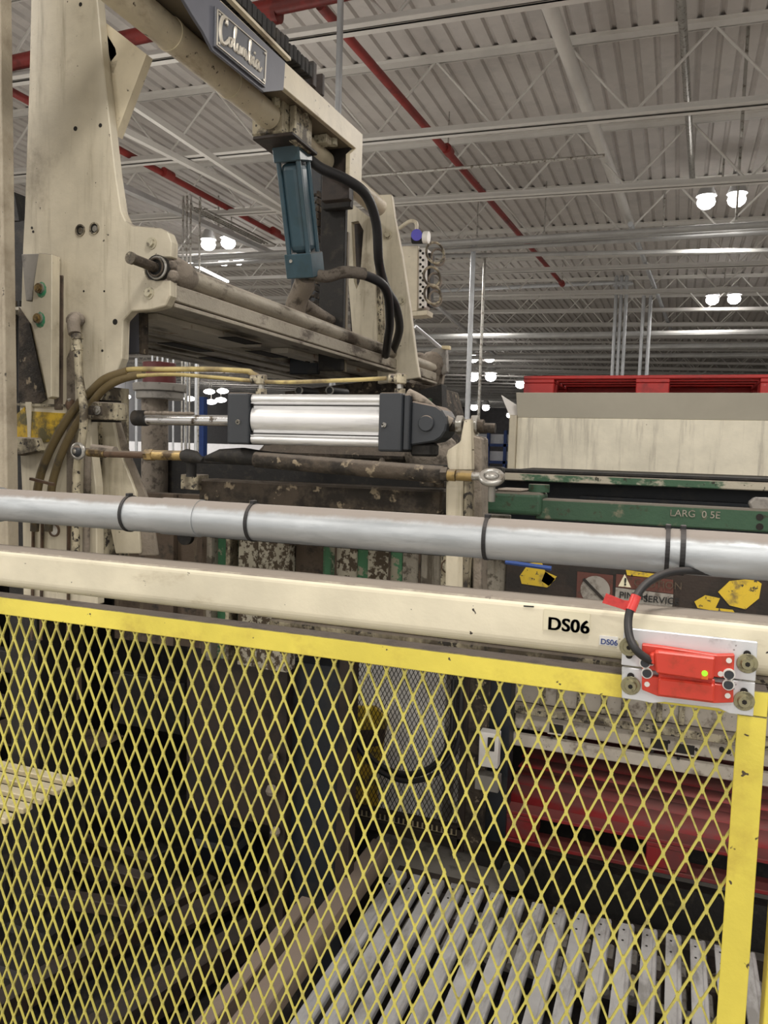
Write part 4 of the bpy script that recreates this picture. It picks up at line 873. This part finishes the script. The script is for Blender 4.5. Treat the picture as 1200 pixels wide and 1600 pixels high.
# slat conveyor
sl = thing('slat_conveyor', 'conveyor of bright steel slats low behind the mesh', 'conveyor', (-.2, 2.0, EYE-1.75))
def slat(x):
    w_ = .050; m = MB(); pr = [(x, 0, -.014), (x, 0, 0), (x+w_*.66, 0, 0), (x+w_*.74, 0, .003), (x+w_*.84, 0, .004), (x+w_*.93, 0, .001), (x+w_*.985, 0, -.006), (x+w_, 0, -.022), (x+w_-.003, 0, -.022), (x+w_-.006,0,-.008),(x+w_*.6,0,-.004),(x+.004,0,-.004),(x+.004,0,-.014)]
    m.prism([(p[0], 1.25, EYE-1.6+p[2]) for p in pr], (0, 1.39, 0)); return m
x0 = at(663,1366,Z=-1.6).x-.04-.0746
for k in range(20):
    x_ = x0+k*.0746
    o = slat(x_).build('slat', M['slat'], sl, .0015)
    for yy in (2.60, 2.54): MB().cyl((x_+.016, yy, EYE-1.6), (x_+.016, yy, EYE-1.599), .004, 8).build('slat_hole', M['hole'], o)
    MB().cyl((x_+.055, 2.35, EYE-1.66), (x_+.055, 2.58, EYE-1.66), .012, 8).build('chain_roller', M['steel'], sl)
MB().box((x0, 2.45, EYE-1.72), (x0+1.5, 2.49, EYE-1.64)).build('chain_rail', M['brown'], sl)
MB().box((x0, 1.6, EYE-1.72), (x0+1.5, 1.64, EYE-1.64)).build('chain_rail', M['brown'], sl)
MB().box((x0-.02, 1.25, EYE-1.9), (x0+1.5, 2.6, EYE-1.86)).build('drip_pan', M['black'], sl)
MB().box((x0+.0, 2.66, EYE-1.66), (x0+.35, 2.70, EYE-1.615)).build('end_angle', M['brown'], sl)
apx = at(532,1390,Z=-1.68).x
tag(MB().box((apx, 2.74, EYE-1.70), (-.52, 3.02, EYE-1.66)).build('grey_apron', M['greyf']), 'grey sheet apron behind the far end of the steel slats', 'sheet')
tag(MB().prism([(apx,2.55,EYE-1.68),(-1.04,2.55,EYE-1.68),(-1.04,2.74,EYE-1.66),(apx,2.74,EYE-1.66)], (0,0,-.02)).build('grey_apron', M['greyf']), 'grey sheet apron left of the timber beam', 'sheet')
# dark rear frame under the red pallet
rf = thing('pallet_lift_frame', 'dark greasy frame under the dusty red pallet', 'frame', (0, 3.0, EYE-1.9))
MB().box((-.7, 2.98, EYE-1.80), (1.2, 3.03, EYE-1.62)).build('beam', M['black'], rf)
MB().box((-.55, 2.86, EYE-1.95), (1.2, 2.90, EYE-1.78)).build('beam', M['brown'], rf)
MB().box((-.66, 2.9, 0), (-.56, 3.0, EYE-1.6)).build('leg', M['black'], rf)
for k in range(5): MB().cyl((-.3+k*.27, 2.855, EYE-1.865), (-.3+k*.27, 2.845, EYE-1.865), .03, 12).build('roller_end', M['grime'], rf)
MB().cyl(at(800,1370,Y=2.85), at(800,1370,Y=2.8), .05, 16).build('drive_disc', M['black'], rf)
# punched crossmembers
pm = thing('punched_crossmember', 'pale punched steel crossmember above the low red pallet', 'crossmember', (0, 3.2, EYE-1.1))
z0 = zz_of(1000,1110,3.2); 
def zl(px_, py_): return at(px_, py_, Y=3.2).z
MB().box((-.60, 3.2, zl(1000,1123)), (1.2, 3.24, EYE-.72)).build('upper_plate', M['punched'], pm, .003)
MB().box((-.62, 3.16, zl(1000,1138)), (1.2, 3.26, zl(1000,1124))).build('ledge', M['cream_dirty'], pm, .003)
MB().box((-.58, 3.18, zl(1000,1165)), (1.2, 3.2, zl(1000,1139))).build('web', M['punched'], pm, .003)
MB().box((-.58, 3.12, zl(1000,1185)), (1.2, 3.15, zl(1000,1166))).build('lower_flange', M['punched'], pm, .003)
for k, px_ in enumerate((792, 847, 873, 905, 943, 975, 1030, 1065)):
    c = at(px_, 1110, Y=3.195); MB().box((c.x-.01, 3.185, zl(1000,1122)), (c.x+.012, 3.2, EYE-.75)).build('rib', M['cream_dirty'], pm, .002)
for (x_, y_, w_, h_) in ((869,1139,.055,.035),(1030,1163,.065,.035),(1071,1171,.065,.035)):
    c = at(x_, y_, Y=3.117); MB().box((c.x-w_/2, 3.116, c.z-h_/2), (c.x+w_/2, 3.122, c.z+h_/2)).build('slot', M['hole'], pm)
    MB().box((c.x-w_/2-.006, 3.112, c.z-h_/2-.006), (c.x+w_/2+.006, 3.117, c.z-h_/2)).build('slot_lip', M['punched'], pm)
for (x_, y_, Y, r) in ((836,1111,3.18,.012),(930,1124,3.18,.01),(1022,1128,3.18,.008),(1038,1130,3.18,.008),(884,1153,3.11,.006),(862,1152,3.11,.006),(1019,1174,3.11,.006),(1045,1160,3.11,.006),(1060,1185,3.11,.006),(1088,1172,3.11,.006),(1128,1172,3.11,.01),(1138,1175,3.11,.01)):
    c = at(x_, y_, Y=Y); MB().cyl(c, c+Vector((0,.01,0)), r, 10).build('bolt_hole', M['hole'], pm)
# uprights right of the screen
ur = thing('green_black_upright', 'dark uprights with a small pale box right of the inner screen', 'column', at(760, 1330, Y=2.95))
mbox('upright', 727, 1045, 752, 1335, 2.95, .08, 'grime', ur); mbox('upright', 752, 1045, 785, 1400, 3.0, .1, 'navy', ur)
mbox('pale_box', 749, 1143, 777, 1202, 2.9, .05, 'palegrey', ur); mbox('box_label', 762, 1152, 772, 1175, 2.895, .004, 'black', ur)
mbox('grey_cap', 742, 1210, 778, 1240, 2.9, .06, 'greyf', ur)
# inner screen with fine mesh
sc_ = thing('inner_screen', 'dark fine-mesh screen panel in front of a pale wall', 'screen', at(620, 1310, Y=2.95))
YS = 2.95; xA, xB = at(541,1150,Y=YS).x, at(720,1150,Y=YS).x; zT, zB = EYE-.80, at(620,1272,Y=YS).z
def exp_mesh(x0, x1, z0, z1, sw, lw, Y, thick, wid, ox=0, oz=0, skip=(), node=0, clip=True, tilt=0):
    """expanded metal: crossing bent strands cut from one sheet"""
    m = MB(); nx = int((x1-x0)/sw)+2; nz = int((z1-z0)/(lw/2))+2
    for j in range(nz):
        zt_ = z1-oz-j*lw/2; sh = (j % 2)*sw/2
        for i in range(-1, nx):
            xt = x0+ox+sh+i*sw
            for d in (-1, 1):
                xb = xt+d*sw/2; zb_ = zt_-lw/2
                if min(xt, xb) < x0-1e-6 or max(xt, xb) > x1+1e-6 or (zb_ < z0 and j > nz-3): continue
                if any(abs((xt+xb)/2-sx) < sw*.3 and abs((zt_+zb_)/2-sz) < lw*.3 for sx, sz in skip): continue
                # each strand leans out of the sheet, as pressed metal does
                a_ = Vector((xt, Y, zt_)); b_ = Vector((xb, Y, zb_)); dr = (b_-a_).normalized()
                ax_ = Vector((0,1,0)); sd_ = dr.cross(ax_).normalized()
                wd_ = wid*(.78 if d > 0 else 1)
                q_ = [sd_*wd_/2+ax_*thick/2, -sd_*wd_/2+ax_*thick/2, -sd_*wd_/2-ax_*thick/2, sd_*wd_/2-ax_*thick/2]
                ee = dr*wid*.35
                vs_ = [a_-ee+x for x in q_]+[b_+ee+x for x in q_]
                m.add(vs_, [(0,1,2,3),(7,6,5,4),(0,4,5,1),(1,5,6,2),(2,6,7,3),(3,7,4,0)])
            if node and j > 0 and x0 < xt < x1:
                m.prism([(xt, Y-thick*.55, zt_-lw*node*.55), (xt+sw*node*.45, Y-thick*.55, zt_), (xt, Y-thick*.55, zt_+lw*node*.55), (xt-sw*node*.45, Y-thick*.55, zt_)], (0, thick*1.1, 0))
    return m
exp_mesh(xA, xB, zB, zT, .019, .036, YS, .002, .0028).build('fine_mesh', M['brown'], sc_)
MB().box((xA-.02, YS-.01, zB-.09), (xB+.02, YS+.03, zB-.045)).build('bottom_rail', M['brown'], sc_, .002)
MB().box((xA-.02, YS-.01, zB-.01), (xB+.02, YS+.02, zB+.004)).build('sill_rail', M['brown'], sc_, .002)
MB().box((xA-.02, YS+.01, zB-.045), (xB, YS+.014, zB-.01)).build('perforated_strip', M['tan'], sc_)
for k in range(26): MB().box((xA+k*.021, YS+.004, zB-.04), (xA+.012+k*.021, YS+.009, zB-.016)).build('strip_bar', M['brown'], sc_)
MB().box((xB, YS-.01, zB-.1), (xB+.03, YS+.03, zT)).build('side_rail', M['brown'], sc_, .002)
MB().box((xA-.02, YS-.01, zB-.1), (xA, YS+.03, zT)).build('side_rail', M['brown'], sc_, .002)
pw = thing('pale_cabinet', 'pale grey cabinet behind the inner screen', 'cabinet', at(620, 1280, Y=3.35))
mbox('door_panel', 556, 985, 722, 1290, 3.35, .05, 'palegrey', pw)
mbox('door_edge', 700, 985, 706, 1285, 3.34, .01, 'greyf', pw)
yg = thing('yellow_machine_guard', 'worn yellow guard and label behind the inner screen', 'guard', at(570, 1280, Y=3.28))
plate('yellow_plate', [(535,1104),(585,1104),(606,1122),(600,1150),(592,1200),(560,1190),(536,1120)], 3.28, .02, M['haz'], yg)
plate('yellow_leg', [(526,1170),(545,1160),(585,1205),(590,1262),(520,1252)], 3.26, .02, M['tape'], yg)
plate('dark_band', [(556,1142),(602,1140),(598,1162),(590,1166),(562,1170)], 3.27, .01, M['rustp'], yg)
cp = thing('hose_coil', 'black hose hanging in a large loop in front of the inner screen', 'hose', at(625, 1215, Y=2.9))
cc_ = at(626,1118,Y=2.9)
for k, (R, dx, rr) in enumerate(((.245,0,.012),(.232,.006,.009),(.256,.02,.011))):
    P = []
    for i in range(25):
        a = math.pi*(-.02-.96*i/24); P.append(cc_+Vector((dx+R*math.cos(a)*.93, -.012*k, R*1.02*math.sin(a))))
    P = [P[0]+Vector((-.0,0,.2))]+P+[P[-1]+Vector((0,0,.2))]
    MB().tube(P, rr, 10).build('loop', M['rubber'], cp)

# ================================================================ FOREGROUND
# galvanised pipe
gp = thing('galvanised_pipe', 'dusty galvanised pipe running across in front of the machine', 'pipe', (-.5, 1.16, EYE-.14))
ZG = EYE-.137
MB().cyl((-1.9, 1.16, ZG), (1.1, 1.16, ZG), .032, 40).build('pipe', M['galv'], gp)
xs_ = at(315,800,Y=1.16).x; xq = at(257,800,Y=1.16).x
MB().cyl((xq, 1.16, ZG), (xs_, 1.16, ZG), .0335, 40).build('sleeve', M['galv'], gp)
MB().cyl((-1.9, 1.16, ZG), (at(2,800,Y=1.16).x, 1.16, ZG), .0345, 40).build('coupling', M['galv'], gp)
def tie(px_, py_, w_, rb='rubber', lb='black cable tie round the galvanised pipe', tail=False):
    c = at(px_, py_, Y=1.13); t = thing('cable_tie', lb, 'cable tie', (c.x, 1.16, ZG-.03), None)
    st_ = MB().band((c.x, 1.16, ZG), (1,.03,.0), .0325, .0016, w_, 40).build('strap', M[rb], t)
    MB().box((c.x-.004, 1.15, ZG+.031), (c.x+.004, 1.163, ZG+.038)).build('tie_head', M[rb], st_, .001)
tie(187, 800, .006, lb='black cable tie nearest the left end of the galvanised pipe')
tie(383, 812, .006, lb='black cable tie just right of the pipe sleeve')
tie(755, 835, .006, lb='black cable tie in the middle of the galvanised pipe')
tie(1042, 860, .006, lb='left one of the close pair of cable ties')
tie(1066, 862, .007, lb='cable tie holding the switch cable, right one of the pair')
# cream guard rail
rl = thing('guard_rail', 'cream painted rectangular guard rail below the galvanised pipe', 'rail', (-.5, 1.12, EYE-.25))
m = MB(); zt_, zb_ = EYE-.215, EYE-.290
pr = []
def arc(cy, cz, r, a0, a1, n=5): return [(cy+r*math.cos(math.radians(a0+(a1-a0)*k/n)), cz+r*math.sin(math.radians(a0+(a1-a0)*k/n))) for k in range(n+1)]
pr = arc(1.112, zt_-.012, .012, 90, 180)+arc(1.118, zb_+.018, .018, 180, 250)+[(1.15, zb_-.0), (1.15, zt_)]
m.prism([(-1.9, y_, z_) for y_, z_ in pr], (3.1, 0, 0)); m.build('tube', M['rail'], rl)
MB().box((-.62, 1.112, EYE-.309), (1.2, 1.15, EYE-.2905)).build('dirty_lip', M['cream_dirty'], rl, .004)
# gate
GY = 1.06
gt = thing('mesh_gate', 'yellow framed gate filled with yellow expanded metal mesh', 'gate', (-.5, GY, EYE-1.2))
MB().box((-1.9, GY, EYE-.329), (.1255, GY+.004, EYE-.2965)).build('top_rail_face', M['yellow'], gt, .001)
MB().box((-1.9, GY+.0045, EYE-.3005), (.1255, GY+.036, EYE-.2965)).build('top_rail_flange', M['dustlayer'], gt, .001)
MB().box((.0915, GY-.001, EYE-1.6), (.1255, GY+.003, EYE-.329)).build('side_rail_face', M['yellow'], gt, .001)
MB().box((.1215, GY+.0035, EYE-1.6), (.1255, GY+.036, EYE-.301)).build('side_rail_flange', M['yellow'], gt, .001)
MB().box((-1.9, GY, EYE-1.6), (.0910, GY+.004, EYE-1.565)).build('bottom_rail', M['yellow'], gt, .001)
swd, lwd = .02894, .0655
xr0 = -.0303-swd*64
exp_mesh(xr0, .0915+swd, EYE-1.57, EYE-.302, swd, lwd, GY+.0085, .0035, .0028, ox=0, oz=.006+(EYE-.302)-(EYE-.367+lwd/2*0)-lwd/2*2+lwd*0, skip=((at(694,1352,Y=GY).x, at(694,1352,Y=GY).z),), node=.2).build('expanded_mesh', M['mesh'], gt)
ps = thing('guard_post', 'yellow post of the next guard panel at the right edge', 'post', (.16, 1.07, EYE-1.5))
MB().box((.147, 1.062, EYE-2.2), (.185, 1.066, EYE-.30)).build('post_face', M['yellow'], ps, .001)
MB().box((.147, 1.0665, EYE-2.2), (.151, 1.1, EYE-.30)).build('post_flange', M['yellow'], ps, .001)
MB().box((.11, 1.1, EYE-.305), (.6, 1.13, EYE-.30)).build('top_cap', M['brown'], ps)
# labels
s_ = thing('label_sticker', 'large cream label on the rail with bold black letters DS06', 'label', at(886, 985, Y=1.0985))
plate('sticker', [(850,951),(922,958.5),(920.5,992),(849,984)], 1.0985, .001, M['stick'], s_, 0)
for dx_ in (0, .0007, .0014): text('DS06', at(854.5,983,Y=1.098)+Vector((dx_,0,0)), .0258, 'ink', s_, off=.0003, spacing=1.04)
s_ = thing('label_sticker', 'small cream label beside the switch with small letters DS06', 'label', at(951, 1005, Y=1.0985))
plate('sticker', [(937,992.5),(966,995.5),(964.5,1011),(936,1007.5)], 1.0985, .001, M['white'], s_, 0)
text('DS06', at(938,1005.8,Y=1.098), .0106, 'blueink', s_, off=.0002)
tag(plate('paint_scratch', [(818,946),(834,947),(834,949),(824,948.5),(818,948)], 1.0988, .0008, M['ink'], None, 0), 'short black scuff mark on the rail left of the large label', 'scuff')
# safety switch assembly
SY = 1.046
up = thing('switch_bracket', 'upper aluminium bracket plate fixed to the cream rail', 'bracket', at(1078, 1030, Y=SY))
plate('plate', [(975,981),(1184,1003.5),(1180.5,1065),(970.5,1039)], SY+.004, .006, M['alup'], up, .001)
plate('stand_off', [(990,1000),(1170,1020),(1168,1040),(990,1022)], SY+.010, .045, M['alup'], up)
lo = thing('switch_bracket', 'lower aluminium bracket plate fixed to the yellow gate', 'bracket', at(1078, 1090, Y=SY))
plate('plate', [(971.5,1042),(1180,1067),(1177,1119.5),(1140,1115),(1123,1107),(1038,1097),(1020,1099),(1000,1095),(971.5,1091)], SY+.004, .006, M['alup'], lo, .001)
def knob(x_, y_, par, sl_up):
    c = at(x_, y_, Y=SY+.004)
    MB().beam(at(x_, y_-(14 if sl_up else -14), Y=SY+.0025)+Vector((0,0,0)), c+Vector((0,-.0015,0)), .009, .002, up=(0,1,0)).build('slot', M['hole'], par)
    e = at(x_, y_-(14 if sl_up else -14), Y=SY+.0025); MB().cyl(e+Vector((0,.001,0)), e+Vector((0,-.001,0)), .0045, 12).build('slot_end', M['hole'], par)
    sh_ = MB().cyl(c+Vector((0,-.003,0)), c+Vector((0,-.0075,0)), .0082, 20, .0068).build('screw_head', M['washer'], par)
    MB().cyl(c, c+Vector((0,-.003,0)), .0125, 24).build('washer', M['washer'], sh_, .0005)
    MB().cyl(c+Vector((0,-.0075,0)), c+Vector((0,-.0079,0)), .0032, 6).build('hex_socket', M['hole'], sh_)
knob(983, 1010, up, False); knob(1167.5, 1036, up, True); knob(985.5, 1070.5, lo, True); knob(1162.5, 1094.5, lo, True)
# shorter slot ends are covered by washers
sw = thing('safety_switch', 'red safety switch with a green light and black cable', 'switch', at(1075, 1040, Y=SY-.01))
plate('flange', [(1003,1007),(1035,1011),(1120,1024),(1148,1023.5),(1146,1061),(1003,1046)], SY-.008, .011, M['switch'], sw, .001)
plate('body', [(1022,1018.5),(1029,1018),(1118,1028),(1115,1062),(1098,1063),(1025,1052)], SY-.022, .0135, M['switch'], sw, .002)
plate('cable_gland', [(1015,1022),(1024,1021),(1024,1040),(1015,1037)], SY-.02, .0115, M['switch'], sw, .002)
c = at(1101,1052,Y=SY-.0225); MB().cyl(c+Vector((0,.001,0)), c+Vector((0,-.001,0)), .0035, 14).build('indicator_light', M['led'], sw)
plate('light_window', [(1096,1049),(1107,1050),(1106,1062),(1096,1061)], SY-.0224, .0005, mat('orange_window', (.75,.16,.02), .3, bump=0), sw, 0)
ac2 = thing('switch_actuator', 'red coded actuator below the switch on the gate bracket', 'switch', at(1075, 1090, Y=SY-.01))
plate('flange', [(1003,1055),(1146,1072),(1146,1098),(1116,1099),(1028,1088),(1003,1078)], SY-.008, .011, M['switch'], ac2, .001)
plate('body', [(1029,1060),(1117,1070),(1116,1098),(1028,1087)], SY-.018, .0095, M['switch'], ac2, .002)
plate('body_step', [(1029,1052),(1117,1062),(1117,1071),(1029,1061)], SY-.011, .004, M['switch'], ac2, .001)
for k, (x_, y_, par) in enumerate(((1008,1035,sw),(1139,1053,sw),(1011,1051,ac2),(1138,1069,ac2))):
    c = at(x_, y_, Y=SY-.008)
    MB().cyl(c+Vector((0,.001,0)), c+Vector((0,-.003,0)), .0072, 18).build('screw_collar', M['white'], par)
    MB().cyl(c+Vector((0,-.003,0)), c+Vector((0,-.005,0)), .0056, 16).build('screw', M['cap'], par, .0003)
for (x_, y_, par) in ((1139,1032,sw),(1126,1053,sw),(1011,1069,ac2),(1137,1087,ac2),(1018,1036,sw)):
    c = at(x_, y_, Y=SY-.0083); MB().cyl(c, c+Vector((0,-.0008,0)), .0035, 10).build('screw_cover', M['white'], par)
P = [at(1020,1033,Y=SY-.014), at(1006,1026,Y=SY-.018), at(992,1013,Y=SY-.02), at(983,992,Y=SY-.01), at(982,965,Y=1.05), at(990,940,Y=1.06), at(1006,916,Y=1.08), at(1032,899,Y=1.10), at(1064,892,Y=1.125), at(1110,894,Y=1.15), at(1220,905,Y=1.18)]
cbm = tag(MB().tube(smooth_path(P, 7), .0054, 12).build('switch_cable', M['rubber']), 'black cable curving from the red switch up to the pipe', 'cable')
tg = thing('red_tape_flag', 'red tape flag wrapped round the switch cable', 'tag', at(975, 945, Y=1.055))
c = at(989,943,Y=1.058); d_ = (at(984,955,Y=1.055)-at(995,930,Y=1.064)).normalized()
MB().tube([at(994,931,Y=1.064), at(985,954,Y=1.055)], .0068, 14).build('wrap', M['redtag'], tg)
plate('flag', [(947,927),(975,938),(990,939),(985,957),(970,951),(941,942)], 1.056, .001, M['redtag'], tg, 0)
# ---- tidy: drop the helper property
for o in bpy.data.objects:
    if '_w' in o: del o['_w']
